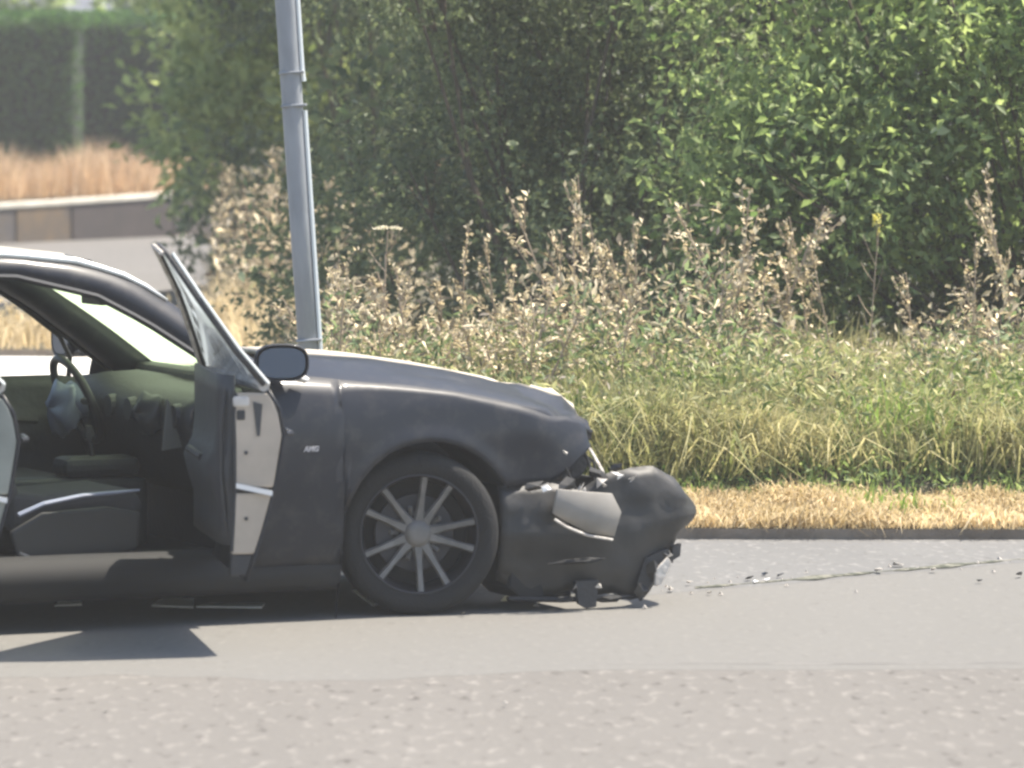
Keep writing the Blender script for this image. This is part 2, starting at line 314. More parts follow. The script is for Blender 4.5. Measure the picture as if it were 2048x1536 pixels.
LM = dict(
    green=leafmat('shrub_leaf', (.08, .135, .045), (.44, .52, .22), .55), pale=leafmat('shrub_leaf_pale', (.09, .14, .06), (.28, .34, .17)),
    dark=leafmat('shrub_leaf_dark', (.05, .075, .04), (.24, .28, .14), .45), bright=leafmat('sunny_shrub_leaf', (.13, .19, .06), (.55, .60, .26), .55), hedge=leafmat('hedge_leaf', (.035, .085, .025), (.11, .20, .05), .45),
    grass=leafmat('verge_grass', (.12, .15, .045), (.54, .49, .27), .42), straw=leafmat('straw_grass', (.36, .28, .15), (.78, .65, .42), .4),
    orange=leafmat('dry_oat_grass', (.40, .27, .15), (.78, .60, .40), .35), lush=leafmat('lush_grass', (.13, .22, .05), (.32, .40, .13), .45),
    herb=leafmat('herb_leaf', (.11, .16, .045), (.52, .50, .27), .42), dry=leafmat('dry_seed', (.05, .038, .026), (.92, .78, .52), .25), yellow=leafmat('yellow_petal', (.55, .50, .14), (.68, .64, .22), .3), cream=leafmat('cream_umbel', (.55, .5, .36), (.7, .65, .5), .3),
    leafobj=leafmat('single_leaf', (.16, .22, .09), (.50, .55, .32), .5, tint=False))
def scatter(n, x0, x1, y0, y1, dens=None):
    P = np.empty((0, 2))
    while len(P) < n:
        q = np.stack([RNG.uniform(x0, x1, n), RNG.uniform(y0, y1, n)], 1)
        q = q[[inside(a, b) for a, b in q]]
        if dens is not None: q = q[RNG.uniform(size=len(q)) < dens(q[:, 0], q[:, 1])]
        P = np.concatenate([P, q]); 
        if len(q) == 0: break
    P = P[:n]; return np.column_stack([P, [gz(a, b) for a, b in P]])
def prof(x, y):
    return np.interp(1024+x*10300/(y+20), [600, 700, 780, 900, 1000, 1120, 1300, 1400, 1500, 1580, 1640, 1780, 1850, 1950, 2048, 2400], [1.15, 1.1, .8, .85, .7, 1.05, 1.05, 1.3, 1.1, .75, .35, .38, .7, .95, .95, .8])
def clump(x, y, s, ph=0): return .5+.25*np.sin(x*s+ph)*np.cos(y*s*1.3+ph*2)+.25*np.sin(x*s*2.3+y*s*1.7+ph*3)
def pxl(x, y): return 1024+x*10300/(y+20)
def grass_obj(name, mats, n, box, hfun, wd, label, cat, lean=.35, front=0, droop=.35, dens=None):
    P = scatter(n, *box, dens=dens); n = len(P); H = hfun(P[:, 0], P[:, 1])*RNG.uniform(.55, 1.1, n)
    D = RNG.normal(size=(n, 3))*lean; D[:, 2] = 0; D[:, 1] -= front
    tint = np.clip(.55*clump(P[:, 0], P[:, 1], 2.1, 1.7)+.25+RNG.normal(size=n)*.22, 0, 1)
    V, T, t = blades(P, H, D, RNG.uniform(.6, 1.3, n)*wd, tint, droop)
    o = link_mesh(name, np_mesh(name, V, T, t), mats); tag(o, label, cat, kind='stuff'); return o

grass_obj('dry_grass', LM['straw'], 26000, (-1, 8, 3.13, 3.98), lambda x, y: .075+.09*clump(x, y, 6, .3)+.035*np.sin(3*x)*np.sin(7*x+1), .009, 'short straw coloured dry grass fringe along the road edge', 'dry grass', .6, .45, .6)
grass_obj('green_tufts', LM['lush'], 900, (-1, 8, 3.4, 4.0), lambda x, y: .13+.08*clump(x, y, 9, .3), .010, 'few green blades sprouting in the dry fringe by the road', 'green grass', .5, .2, .4, dens=lambda x, y: (clump(x, y, 3.3, 1.9) > .62)*1.)
def tallh(x, y): return .28+.24*clump(x, y, 1.9, .9)+.07*np.clip((y-4.2), 0, 3)
grass_obj('tall_grass', LM['grass'], 66000, (-1.3, 8, 4.08, 7.4), tallh, .0105, 'tall yellow green grass growing thickly on the verge behind the car', 'tall grass', .68, .16, .45)
grass_obj('lush_grass', LM['lush'], 12000, (1.6, 8, 4.2, 5.6), lambda x, y: .34+.25*clump(x, y, 2.5, 2), .012, 'brighter green drooping grass on the right of the verge', 'green grass', .45, .18, .6, dens=lambda x, y: np.clip((x-1.4)/1.4, .05, 1)*(clump(x, y, 2.2, .4) > .45))
grass_obj('far_dry_grass', LM['straw'], 9000, (-9, -1, 8, 30), lambda x, y: (.35+.3*clump(x, y, 1.1, .5))*np.where(pxl(x, y) < 430, .5, 1), .02, 'yellow dry grass tufts on the far end of the verge seen past the car', 'dry grass', .35, dens=lambda x, y: ((pxl(x, y) > 420) | (y < 21))*1.)
# dry oat grass above the wall
n = 26000; X = RNG.uniform(-17, 1.0, n); Y = wally(X)+RNG.uniform(.35, 4.0, n); P = np.stack([X, Y, np.full(n, .5)], 1)
H = (.50+.30*clump(X, Y, 1.7, .2)+.12*np.sin(X*4.3))*RNG.uniform(.5, 1.1, n); D = RNG.normal(size=(n, 3))*.22; D[:, 2] = 0
V, T, t = blades(P, H, D, RNG.uniform(.7, 1.5, n)*.019, np.clip(.5+RNG.normal(size=n)*.3, 0, 1), .2)
tag(link_mesh('dry_oat_grass', np_mesh('dry_oat_grass', V, T, t), LM['orange']), 'dense orange straw grass standing on the ground above the retaining wall', 'dry grass', kind='stuff')

# broad-leaved ground plants and dried docks between grass and shrubs (one mass of small pieces)
def pxl(x, y): return 1024+x*10300/(y+20)
def weedmass(name, m, n, box, h0, h1, L0, L1, label, dens=None):
    P = scatter(n, *box, dens=dens); n = len(P); k = clump(P[:, 0], P[:, 1], 1.9, 2.2)
    P[:, 2] += RNG.uniform(0, 1, n)**.8*(h0+(h1-h0)*k)*(prof(P[:, 0], P[:, 1]) if name in ('dry_weeds', 'leafy_weeds') else 1); D = RNG.normal(size=(n, 3)); D[:, 2] += .6
    L = RNG.uniform(L0, L1, n); V, T, t = leaves(P, D, L, L*RNG.uniform(.22, .42, n), np.clip(RNG.uniform(0, 1, n)**1.2, 0, 1))
    tag(link_mesh(name, np_mesh(name, V, T, t), m), label, 'weeds', kind='stuff')
weedmass('dry_weeds', LM['dry'], 14000, (-1.4, 8, 5.4, 7.8), .40, 1.0, .03, .09, 'brown withered weeds in a tangled belt between grass and shrubs')
weedmass('bank_creepers', LM['green'], 9000, (-1.4, 8, 3.92, 4.3), .02, .14, .03, .07, 'dark creeping leaves on the shaded face of the bank behind the dry fringe')
weedmass('verge_herbs', LM['herb'], 34000, (-1.4, 8, 4.15, 6.6), .16, .60, .03, .075, 'small yellow green herb leaves mixed through the tall grass')
weedmass('verge_seed_heads', LM['dry'], 9000, (-1.4, 8, 4.5, 6.4), .25, .70, .02, .06, 'pale dry seed heads showing among the tall grass')
weedmass('leafy_weeds', LM['pale'], 13000, (-1.4, 8, 4.8, 7.6), .30, .85, .03, .08, 'pale green leafy weeds mixed into the dry belt on the verge')
weedmass('far_low_weeds', LM['straw'], 5000, (-9, -2, 18.8, 21.5), .12, .30, .05, .10, 'low straw coloured weeds behind the pale apron, seen through the car windows', dens=lambda x, y: (pxl(x, y) < 440)*1.)
weedmass('far_dry_weeds', LM['dry'], 11000, (-6, -.8, 18.4, 42), .5, 1.45, .06, .13, 'brown and cream withered weeds at the far end of the verge left of the pole', dens=lambda x, y: (pxl(x, y) > 425)*1.)

# ------------------------------------------------------------------ single weeds: stem > seed heads
def weed_proto(kind, seed):
    rg = random.Random(seed); root = empty('weed'); h = 1.0
    m = MB(); lean = rg.uniform(-.12, .12); P = [(lean*h*(t**2), rg.uniform(-.01, .01), h*t) for t in np.linspace(0, 1, 6)]
    m.tube(P, [.006, .0055, .005, .0045, .004, .003], 5); nb = rg.randint(4, 7); tips = []
    for i in range(nb):
        t = .45+.5*i/nb; a = rg.uniform(0, 2*PI); b = Vector((lean*h*t*t, 0, h*t)); e = b+Vector((math.cos(a)*.09, math.sin(a)*.09, rg.uniform(.09, .17)))
        m.tube([b, (b+e)/2+Vector((0, 0, -.01)), e], [.004, .003, .002], 4); tips.append((b, e))
    tips.append((Vector(P[3]), Vector(P[5])))
    m.build('stem', M_dry, root)
    n = 60 if kind != 'umbel' else 40; Pp = []; Dd = []
    if kind == 'umbel':
        c = Vector(P[5])
        for _ in range(90):
            a = rg.uniform(0, 2*PI); r = .055*math.sqrt(rg.random()); Pp.append((c.x+r*math.cos(a), c.y+r*math.sin(a), c.z+.02-.25*r*r/.055)); Dd.append((math.cos(a), math.sin(a), .5))
    else:
        for b, e in tips:
            if kind == 'yellow' and (b, e) != tips[-1] and (b, e) != tips[-2]: continue
            for _ in range(n // 4):
                t = rg.uniform(.15, 1.05) if kind != 'yellow' else rg.uniform(.8, 1.05); p = b.lerp(e, t); Pp.append((p.x+rg.gauss(0, .008), p.y+rg.gauss(0, .008), p.z)); Dd.append((rg.gauss(0, 1), rg.gauss(0, 1), rg.gauss(1, .6)))
    Pp = np.array(Pp); Dd = np.array(Dd); L = RNG.uniform(.018, .042, len(Pp))*(1.0 if kind != 'umbel' else .6)
    V, T, t = leaves(Pp, Dd, L, L*.6, RNG.uniform(.2, 1, len(Pp)))
    link_mesh('seed_head' if kind == 'dock' else 'flower_head', np_mesh('seed_head', V, T, t), LM[{'dock': 'dry', 'umbel': 'cream', 'yellow': 'yellow'}[kind]], root)['kind'] = 'stuff'
    Pp = np.array([(lean*h*q*q, 0, h*q) for q in RNG.uniform(.05, .6, 14)]); Dd = RNG.normal(size=(14, 3)); Dd[:, 2] = .4; L = RNG.uniform(.06, .12, 14)
    V, T, t = leaves(Pp, Dd, L, L*.3, RNG.uniform(0, 1, 14)); link_mesh('foliage', np_mesh('foliage', V, T, t), LM['pale'], root)['kind'] = 'stuff'
    return root
M_dry = mat('dry_stem', (.34, .26, .18), .8)
def copy_tree(o, parent=None):
    c = o.copy(); COL.objects.link(c); c.parent = parent
    for ch in o.children: copy_tree(ch, c)
    return c
def pt(px, py, Y):
    """where the line of sight through a photograph pixel meets the plane y=Y; used once to set real positions"""
    d = Y+20; return (px-1024)*d/10300, 2.1-(py-153)*d/10300
protos = [weed_proto('dock', s) for s in (3, 8, 15)]; used = [False]*3
NAMED = [ # px of top, py of top, Y, proto, lean, label
    (1178, 350, 6.4, 0, .02, 'tallest single dry brown weed spike standing against the dark shrub'),
    (1352, 366, 6.0, 1, -.42, 'pale yellow dry weed leaning left with its bare tip raised'),
    (1478, 420, 6.3, 2, .10, 'upright thin weed spike right beside the yellow leaning weed'),
    (1925, 340, 6.2, 2, -.30, 'long grey green stalk leaning left near the right edge of the photo'),
    (1970, 360, 6.5, 0, -.25, 'second long stalk leaning left at the right edge behind the first'),
    (1640, 480, 6.4, 1, -.12, 'lone thin stalk in the dark gap right of the yellow weed'),
    (1600, 430, 6.8, 0, -.08, 'fine pale stalk rising before the dark shrub gap'),
    (990, 470, 6.3, 1, -.05, 'short dry spike in the dip behind the bonnet centre'),
    (895, 460, 6.2, 2, -.10, 'dry weed spike behind the rear half of the bonnet'),
    (1975, 480, 5.9, 1, .12, 'bushy brown dry weed at the far right of the weed belt'),
    (1835, 545, 5.7, 0, .02, 'small brown dry weed low in the belt on the right'),
    (1110, 430, 6.3, 2, -.15, 'pale forked dry weed left of the tallest spike'),
    (1235, 470, 6.2, 0, -.15, 'drooping brown weed right of the tallest spike'),
    (1290, 440, 6.3, 1, .05, 'straight dry spike between the tallest spike and the yellow weed')]
for px, py, Y, k, lean, lab in NAMED:
    x, z = pt(px, py, Y); o = protos[k] if not used[k] else copy_tree(protos[k]); used[k] = True
    g = gz(x, Y); h = (z-g)*1.0; o.location = (x-lean*h, Y, g); o.scale = (.9, .9, h); o.rotation_euler = (0, math.atan(lean), random.uniform(-.2, .2)); o.name = 'dry_weed'
    tag(o, lab, 'weed')
for i in range(46):
    k = i % 3; o = copy_tree(protos[k]); x = random.uniform(-1.25, 3.6) if i > 12 else random.uniform(-.95, .6); Y = random.uniform(5.0, 7.2)
    g = gz(x, Y); cl = float(clump(np.array([x]), np.array([Y]), 1.9, 2.2)[0]); h = (random.choice([.5, .6, .7, .8])*random.uniform(.8, 1.1)+.45*cl)*float(prof(x, Y))**.8
    o.location = (x, Y, g); o.scale = (random.uniform(.8, 1.7), .9, h); o.rotation_euler = (random.uniform(-.2, .2), random.uniform(-.45, .35), random.uniform(0, 6.28)); o.name = 'dry_weed'
    tag(o, 'brown dry weed stalk with seed heads among many in the belt', 'weed', 'dry weed stalks standing in the verge belt')
for i in range(26):
    k = i % 3; o = copy_tree(protos[k]); Y = random.uniform(18.8, 29); x = (random.uniform(430, 660)-1024)*(Y+20)/10300
    h = random.uniform(.7, 1.45); o.location = (x, Y, gz(x, Y)); o.scale = (1.3, 1.3, h); o.rotation_euler = (random.uniform(-.1, .1), random.uniform(-.15, .15), random.uniform(0, 6.28)); o.name = 'far_dry_weed'
    tag(o, 'withered weed stalk on the far verge left of the pole', 'weed', 'withered weeds on the far verge')
u = weed_proto('umbel', 5); x, z = pt(762, 462, 6.0); u.location = (x, 6, gz(x, 6)); u.scale = (1.15, 1.15, z-gz(x, 6)); u.name = 'umbel_flower'; tag(u, 'cream flat topped umbel flower standing alone right of the pole', 'flower')
u = weed_proto('yellow', 6); x, z = pt(1738, 440, 6.3); u.location = (x, 6.3, gz(x, 6.3)); u.scale = (.8, .8, z-gz(x, 6.3)); u.name = 'yellow_flower'; tag(u, 'single yellow flowered weed in front of the dark shrub on the right', 'flower')

# ------------------------------------------------------------------ shrubs
lme = None
def single_leaf_mesh():
    V = [(0, 0, 0), (.25, .22, .05), (.6, .25, .04), (1, 0, -.10), (.6, -.25, .04), (.25, -.22, .05), (.5, 0, 0)]
    me = bpy.data.meshes.new('leaf'); me.from_pydata(V, [], [(0, 1, 6), (1, 2, 6), (2, 3, 6), (3, 4, 6), (4, 5, 6), (5, 0, 6)]); me.materials.append(LM['leafobj']); return me
lme = single_leaf_mesh()
def shrub(name, label, lobes, nleaf, L0, L1, m, nsingle, base, cat='shrub', twist=.5, gap=0.):
    """lobes: (x, y, z, rx, ry, rz). crown = leaf sprays through the lobes' outer volume, trunk = stems from the base to the lobes"""
    root = empty(name, base); tag(root, label, cat); B = Vector(base)
    mb = MB()
    for lb in lobes:
        c = Vector(lb[:3])-B; mid = c*.5+Vector((random.uniform(-.15, .15), random.uniform(-.1, .1), 0)); mid.z = c.z*.45
        s = Vector((random.uniform(-.12, .12), random.uniform(-.12, .12), 0)); mb.tube([s, mid, c], [.022, .014, .006], 6)
        for _ in range(5):
            e = c+Vector((random.uniform(-1, 1)*lb[3], random.uniform(-1, 1)*lb[4], random.uniform(-1, 1)*lb[5]))*.7; mb.tube([mid.lerp(c, .6), c.lerp(e, .5), e], [.006, .004, .002], 4)
    mb.build('trunk', M['bark'], root)
    vol = np.array([l[3]*l[4]+l[3]*l[5]+l[4]*l[5] for l in lobes]); idx = RNG.choice(len(lobes), nleaf//5, p=vol/vol.sum())
    LB = np.array(lobes)[idx]; d = norm(RNG.normal(size=(len(idx), 3))); r = RNG.uniform(.55, 1.05, len(idx))[:, None]
    C = LB[:, :3]+d*LB[:, 3:]*r                                  # sprays of five leaves
    ax = norm(d+RNG.normal(size=d.shape)*.6+np.array([0, 0, .5]))
    P = np.repeat(C, 5, 0); A = np.repeat(ax, 5, 0); tt = np.tile(np.linspace(0, 1, 5), len(C))[:, None]
    P = P+A*tt*L1*2.2; D = A*.5+RNG.normal(size=P.shape)*twist; D[:, 2] -= .15
    L = RNG.uniform(L0, L1, len(P)); keep = P[:, 2] > gz(0, 5)+.02
    if gap: keep &= (clump(P[:, 0]*1.0, P[:, 2], 3.1, .7)+.25*RNG.uniform(size=len(P))) > gap
    P, D, L = P[keep], D[keep], L[keep]
    tint = np.clip(.35*clump(P[:, 0], P[:, 2], 2.7, .3)+.3+RNG.normal(size=len(P))*.25, 0, 1)
    V, T, t = leaves(P-np.array(base), D, L, L*RNG.uniform(.38, .6, len(P)), tint)
    link_mesh('crown', np_mesh('crown', V, T, t), m, root)['kind'] = 'stuff'
    # the leaves that show singly: outermost on the side towards the road
    k = 0
    while k < nsingle:
        lb = lobes[RNG.choice(len(lobes), p=vol/vol.sum())]; dd = RNG.normal(size=3); dd[1] = -abs(dd[1]); dd[2] += .25; dd /= np.linalg.norm(dd)
        p = Vector(lb[:3])+Vector(dd*np.array(lb[3:])*RNG.uniform(1.0, 1.1))
        o = bpy.data.objects.new('leaf', lme); COL.objects.link(o); o.parent = root; o.location = p-B
        s = random.uniform(L0*1.1, L1*1.35); o.scale = (s, s, s); o.rotation_euler = (random.uniform(-1.2, 1.2), random.uniform(-.7, 1.0), random.uniform(0, 6.28)); k += 1
    return root
rl = random.Random(4)
def lobeset(x0, x1, z0, z1, y0, y1, n, r0, r1):
    out = []
    for i in range(n):
        r = rl.uniform(r0, r1); out.append((rl.uniform(x0, x1), rl.uniform(y0, y1), rl.uniform(z0, z1), r*1.1, r*.8, r*.9))
    return out
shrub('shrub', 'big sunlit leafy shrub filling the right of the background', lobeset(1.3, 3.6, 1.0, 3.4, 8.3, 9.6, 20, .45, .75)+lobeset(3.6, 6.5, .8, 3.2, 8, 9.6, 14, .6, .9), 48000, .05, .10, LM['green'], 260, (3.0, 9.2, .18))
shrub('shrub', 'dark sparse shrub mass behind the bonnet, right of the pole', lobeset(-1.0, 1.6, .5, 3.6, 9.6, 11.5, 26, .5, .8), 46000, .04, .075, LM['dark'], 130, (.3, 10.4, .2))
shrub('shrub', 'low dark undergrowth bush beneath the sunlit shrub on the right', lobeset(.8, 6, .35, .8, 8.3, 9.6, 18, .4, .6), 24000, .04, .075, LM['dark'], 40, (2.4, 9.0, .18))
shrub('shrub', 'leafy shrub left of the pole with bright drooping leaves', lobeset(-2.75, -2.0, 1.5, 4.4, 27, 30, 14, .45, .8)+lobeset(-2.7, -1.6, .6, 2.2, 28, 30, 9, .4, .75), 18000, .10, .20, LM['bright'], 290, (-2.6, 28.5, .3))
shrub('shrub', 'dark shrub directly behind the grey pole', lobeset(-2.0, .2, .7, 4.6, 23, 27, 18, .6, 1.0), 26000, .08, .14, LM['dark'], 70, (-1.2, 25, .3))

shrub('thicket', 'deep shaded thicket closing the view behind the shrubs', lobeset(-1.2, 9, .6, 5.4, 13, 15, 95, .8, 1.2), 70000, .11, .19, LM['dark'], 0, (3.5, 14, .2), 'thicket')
# ------------------------------------------------------------------ hedges and what rises over them
def hedge(label, x0, x1, y0, y1, z0, z1, n, m=None):
    o = empty('hedge', ((x0+x1)/2, (y0+y1)/2, z0)); tag(o, label, 'hedge'); cx, cy = (x0+x1)/2, (y0+y1)/2
    MB().box(x0-cx+.12, x1-cx-.12, y0-cy+.12, y1-cy-.12, 0, z1-z0-.12).build('twigs', M['hedgecore'], o, bevel=.08)
    nf = int(n*.6); P = np.concatenate([np.stack([RNG.uniform(x0, x1, nf), np.full(nf, y0)+RNG.uniform(-.05, .1, nf), RNG.uniform(z0, z1, nf)], 1),
                       np.stack([RNG.uniform(x0, x1, n-nf), RNG.uniform(y0, y1, n-nf), np.full(n-nf, z1)+RNG.uniform(-.12, .06, n-nf)], 1)])
    P[:, 1] += .05*np.sin(P[:, 0]*2.1+P[:, 2]*3); D = RNG.normal(size=P.shape); D[:, 2] += .5; L = RNG.uniform(.06, .11, len(P))
    V, T, t = leaves(P-np.array([cx, cy, z0]), D, L, L*.5, np.clip(RNG.normal(size=len(P))*.25+.45, 0, 1)); link_mesh('foliage', np_mesh('foliage', V, T, t), m or LM['hedge'], o)['kind'] = 'stuff'
hedge('clipped dark green hedge block at the left edge above the dry grass', -14.5, -5.8, 49.6, 51.4, .45, 2.9, 32000)
hedge('darker clipped hedge set further back beside the left hedge block', -7.0, -1.5, 53.0, 54.8, .45, 2.95, 13000)
shrub('garden_shrub', 'light green garden shrub above the hedge in the top left corner', lobeset(-9.0, -6.9, 3.0, 4.0, 56, 57, 6, .5, .8), 3500, .12, .2, LM['green'], 0, (-7.9, 56.5, .5))
shrub('garden_shrub', 'low green garden shrub peeping over the hedge near the leafy shrub', lobeset(-5.8, -3.6, 2.9, 3.3, 57, 58, 6, .4, .6), 3000, .12, .2, LM['green'], 0, (-4.7, 57.5, .5))
hs = empty('garage', (-6, 63, .5)); tag(hs, 'grey garage with a dark slate roof behind the hedge', 'building')
MB().box(-6, 6.5, 0, 5, 0, 2.6).build('wall', M['render'], hs)
for r_ in range(7):
    y0 = -.35+r_*.42; z0 = 2.55+r_*.22
    for c_ in range(14):
        MB().add([(-6.3+c_*.95+.01, y0, z0), (-6.3+(c_+1)*.95-.01, y0, z0), (-6.3+(c_+1)*.95-.01, y0+.46, z0+.23), (-6.3+c_*.95+.01, y0+.46, z0+.23)], [(0, 1, 2, 3)]).build('slate', M['slate'], hs, solid=.02)
# trees closing the view behind everything
def backtree(x, y, h, r, lab):
    lobes = [(x+rl.uniform(-r, r)*.6, y+rl.uniform(-r, r)*.4, h*rl.uniform(.35, .9), r*.55, r*.5, r*.5) for _ in range(10)]
    shrub('tree', lab, lobes, 6000, .18, .32, LM['dark'], 0, (x, y, .4), 'tree')
backtree(-14, 72, 8.0, 3.5, 'dark tree beyond the garden on the far left'); backtree(9, 46, 7.0, 3.6, 'dark tree behind the sunlit shrub on the right')

# ------------------------------------------------------------------ pole
pole = empty('lamp_post', (-.954, 5.0, gz(-.954, 5))); tag(pole, 'leaning grey steel pole standing behind the car mirror', 'pole'); pole.rotation_euler = (0, R(-3.6), 0)
m = MB(); m.tube([(0, 0, -.2), (0, 0, 1.2), (0, 0, 3), (0, 0, 6)], [.049, .051, .053, .056], 12); m.build('shaft', M['galv'], pole, smooth=True)
m = MB(); m.tube([(0, 0, 0), (0, 0, .04), (0, 0, .041), (0, 0, .16)], [.13, .13, .07, .07], 16); m.build('base_collar', M['galv'], pole)
m = MB(); m.tube([(.060, -.01, .2), (.060, -.01, 1.72)], .012, 6); m.build('lit_edge_strip', M['pale_edge'], pole)  # pale strip stands in for the sunlit right edge of the pole
m = MB(); m.tube([(.064, -.01, 1.86), (.060, -.01, 1.92), (.060, -.01, 2.32), (.078, -.01, 2.36)], .012, 6); m.build('lit_edge_strip', M['pale_edge'], pole)
for z in (.6, 1.74, 1.90): MB().box(-.056, .068, -.056, .056, z, z+.012).build('clamp', M['galv'], pole, bevel=.004)

# ================================================================== THE CAR  (x forward, y left, z up; origin on the road under the front axle)
PSI = R(25); c_, s_ = math.cos(PSI), math.sin(PSI)
car = empty('crashed_car', (-.338-.87*s_, .87*c_, 0), PSI); tag(car, 'dark blue crashed car with smashed front and both near side doors standing open', 'car')
def part(name, V, F, m, **k): return mk(name, V, F, m, car, **k)
def mir(G): return [[(p[0], -p[1], p[2]) for p in r] for r in G]
SV = [(.12, .83), (.22, .865), (.35, .89), (.55, .905), (.70, .905), (.82, .89), (.90, .865), (.96, .83), (1.0, .80)]   # half width at a height
def sv(z): return lerp(SV, z)
def nz(u, w, s=9): return math.sin(u*s+w*3)*math.cos(w*s*1.3-u*2)
def arch(u, uc, r=.365, zc=.32): 
    d = r*r-(u-uc)**2; return zc+math.sqrt(d) if d > 0 else 0
# --- front fenders
SHO = [(-.80, .965), (-.49, .937), (.11, .865), (.40, .80), (.60, .745), (.76, .69)]     # shoulder line
def fender(sgn, crumple):
    us = [-.74, -.66, -.56, -.46, -.40, -.366, -.365, -.355, -.33, -.29, -.24, -.18, -.12, -.06, 0, .06, .12, .18, .23, .27, .30, .33, .38, .45, .52, .60,   .66, .69, .705]
    G = []
    for u in us:
        if u <= -.366: lo = .20
        elif u < .31: lo = arch(u, 0)
        else: lo = .50+max(0, (u-.52))*.75
        hi = lerp(SHO, u); row = []
        for j in range(12):
            t = j/11; z = lo+(hi-lo)*t; v = sv(z)-max(0, u-.45)**2*.75
            if -.45 < u < .45: v += .008*max(0, 1-abs(math.hypot(u, z-.32)-.375)/.05)         # arch flare
            dz = 0
            if u > .35 and crumple: k_ = (u-.35)*.16; v += k_*nz(u, z, 14)*.5; dz = k_*nz(z, u, 17)*.35
            row.append((u+(.02*nz(z, u, 21) if u > .7 else 0), sgn*v, z+dz))
        # turn inward over the shoulder towards the bonnet gap
        zt = row[-1][2]; vt = abs(row[-1][1]); row += [(row[-1][0], sgn*(vt-.022), zt-.004), (row[-1][0], sgn*(vt-.055), zt-.016), (row[-1][0], sgn*(vt-.058), zt-.03)]
        G.append(row)
    V, F = grid(G); return part('front_fender', V, F, M['paint'], smooth=True, solid=.012, offset=-sgn)
fender(-1, True); fender(1, True)
# arch liners
for sgn in (-1, 1):
    for uc, nm in ((0, 'wheel_arch_liner'), (-2.78, 'wheel_arch_liner')):
        G = [[(uc+.385*math.cos(a), sgn*v, .32+.385*math.sin(a)) for v in (.885, .7, .52)] for a in np.linspace(-.12, PI+.12, 20)]; V, F = grid(G); part(nm, V, F, M['black'], smooth=True, solid=.006)
# --- bonnet
BT = [(-.66, .975), (-.45, .990), (-.3, .994), (0, .972), (.3, .926), (.55, .872), (.72, .825), (.84, .778), (.98, .700)]
G = []
for v in np.linspace(-1, 1, 25):
    row = []
    for k_ in range(24):
        t = k_/23; u0 = -.385-.14*v*v; u1 = .985-.13*v*v; u = u0+(u1-u0)*t; y = v*(lerp([(-.7, .775), (0, .755), (.45, .70), (.9, .58)], u))
        z = lerp(BT, u)-.105*abs(v)**2.2-.012*abs(v)**8
        if u > .45: q = (u-.45); z += q*q*.35*nz(u, y, 12)+q*.05*nz(y, u, 22); u += q*.05*nz(y, z, 15)
        z += .012*max(0, 1-abs(abs(v)-.55)/.12)
        row.append((u, y, z))
    G.append(row)
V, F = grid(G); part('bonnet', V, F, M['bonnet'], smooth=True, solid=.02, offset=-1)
# --- roof side frames (A pillar, roof rail)
UP = [(-2.95, 1.22, .58), (-2.6, 1.345, .56), (-2.2, 1.415, .55), (-1.6, 1.420, .55), (-1.31, 1.388, .56), (-1.10, 1.320, .585), (-.94, 1.212, .62), (-.72, 1.055, .67), (-.50, .905, .73)]
LW = [(-2.85, 1.12, .66), (-2.5, 1.28, .64), (-2.15, 1.345, .62), (-1.6, 1.352, .61), (-1.27, 1.272, .64), (-1.08, 1.168, .68), (-.92, 1.060, .72), (-.78, .965, .76), (-.66, .88, .79)]
def resample(P, n):
    P = np.array(P); d = np.r_[0, np.cumsum(np.linalg.norm(np.diff(P, axis=0), axis=1))]; t = np.linspace(0, d[-1], n); return np.stack([np.interp(t, d, P[:, k]) for k in range(3)], 1)
U_ = resample(UP, 30); L_ = resample(LW, 30)
for sgn in (-1, 1):
    G = []
    for a, b in zip(U_, L_):
        q = [np.array([a[0], a[2]-.05, a[1]+.012]), np.array([a[0], a[2], a[1]+.004]), a[[0, 2, 1]]*.6+b[[0, 2, 1]]*.4+np.array([0, .018, 0]), b[[0, 2, 1]], b[[0, 2, 1]]+np.array([0, -.05, -.005]), np.array([a[0]*.3+b[0]*.7, a[2]-.06, a[1]*.35+b[1]*.65]), np.array([a[0], a[2]-.05, a[1]+.0])]
        G.append([(p[0], sgn*p[1], p[2]) for p in q])
    V, F = grid(G); part('roof_side_frame', V, F, M['pillar'], smooth=True, solid=.004)
    G = [[(b[0], sgn*(b[2]+.004), b[1]-.004), (b[0]-.004, sgn*(b[2]-.02), b[1]-.016)] for b in L_]; V, F = grid(G); part('door_seal', V, F, M['seal'], solid=.012)
    # B pillar
    G = [[(u+.0*z, sgn*y, z) for u in (-1.90, -1.84, -1.78)] for z, y in ((.16, .84), (.45, .86), (.9, .82), (1.15, .72), (1.36, .62))]
    V, F = grid(G); part('centre_pillar', V, F, M['paint'], solid=.05, offset=0, bevel=.01)
    # sill
    G = []
    for u in np.linspace(-2.38, -.36, 14): G.append([(u, sgn*v, z) for v, z in ((.60, .27), (.78, .28), (.84, .26), (.875, .21), (.865, .15), (.82, .12), (.55, .13))])
    V, F = grid(G); part('sill', V, F, M['deep_black'], smooth=True, solid=.01)  # near-black colour puts shade on the sill where sun would reach
    # rear quarter
    G = []
    for u in [-1.98, -2.1, -2.25, -2.35, -2.41, -2.412, -2.44, -2.5, -2.6, -2.7, -2.78, -2.86, -2.96, -3.06, -3.12, -3.144, -3.146, -3.2, -3.3, -3.45, -3.58]:
        # lower body only behind the rear door cut
        if u > -2.41: lo = .22+( -1.98-u)*.0+.0; lo = .22 if u <= -2.35 else .95
        elif u > -3.144: lo = arch(u, -2.78)
        else: lo = .30
        hi = .985; G.append([(u, sgn*(sv(lo+(hi-lo)*t)-max(0, -3.2-u)**2*.6), lo+(hi-lo)*t) for t in np.linspace(0, 1, 9)])
    V, F = grid(G); part('rear_fender', V, F, M['paint'], smooth=True, solid=.012)
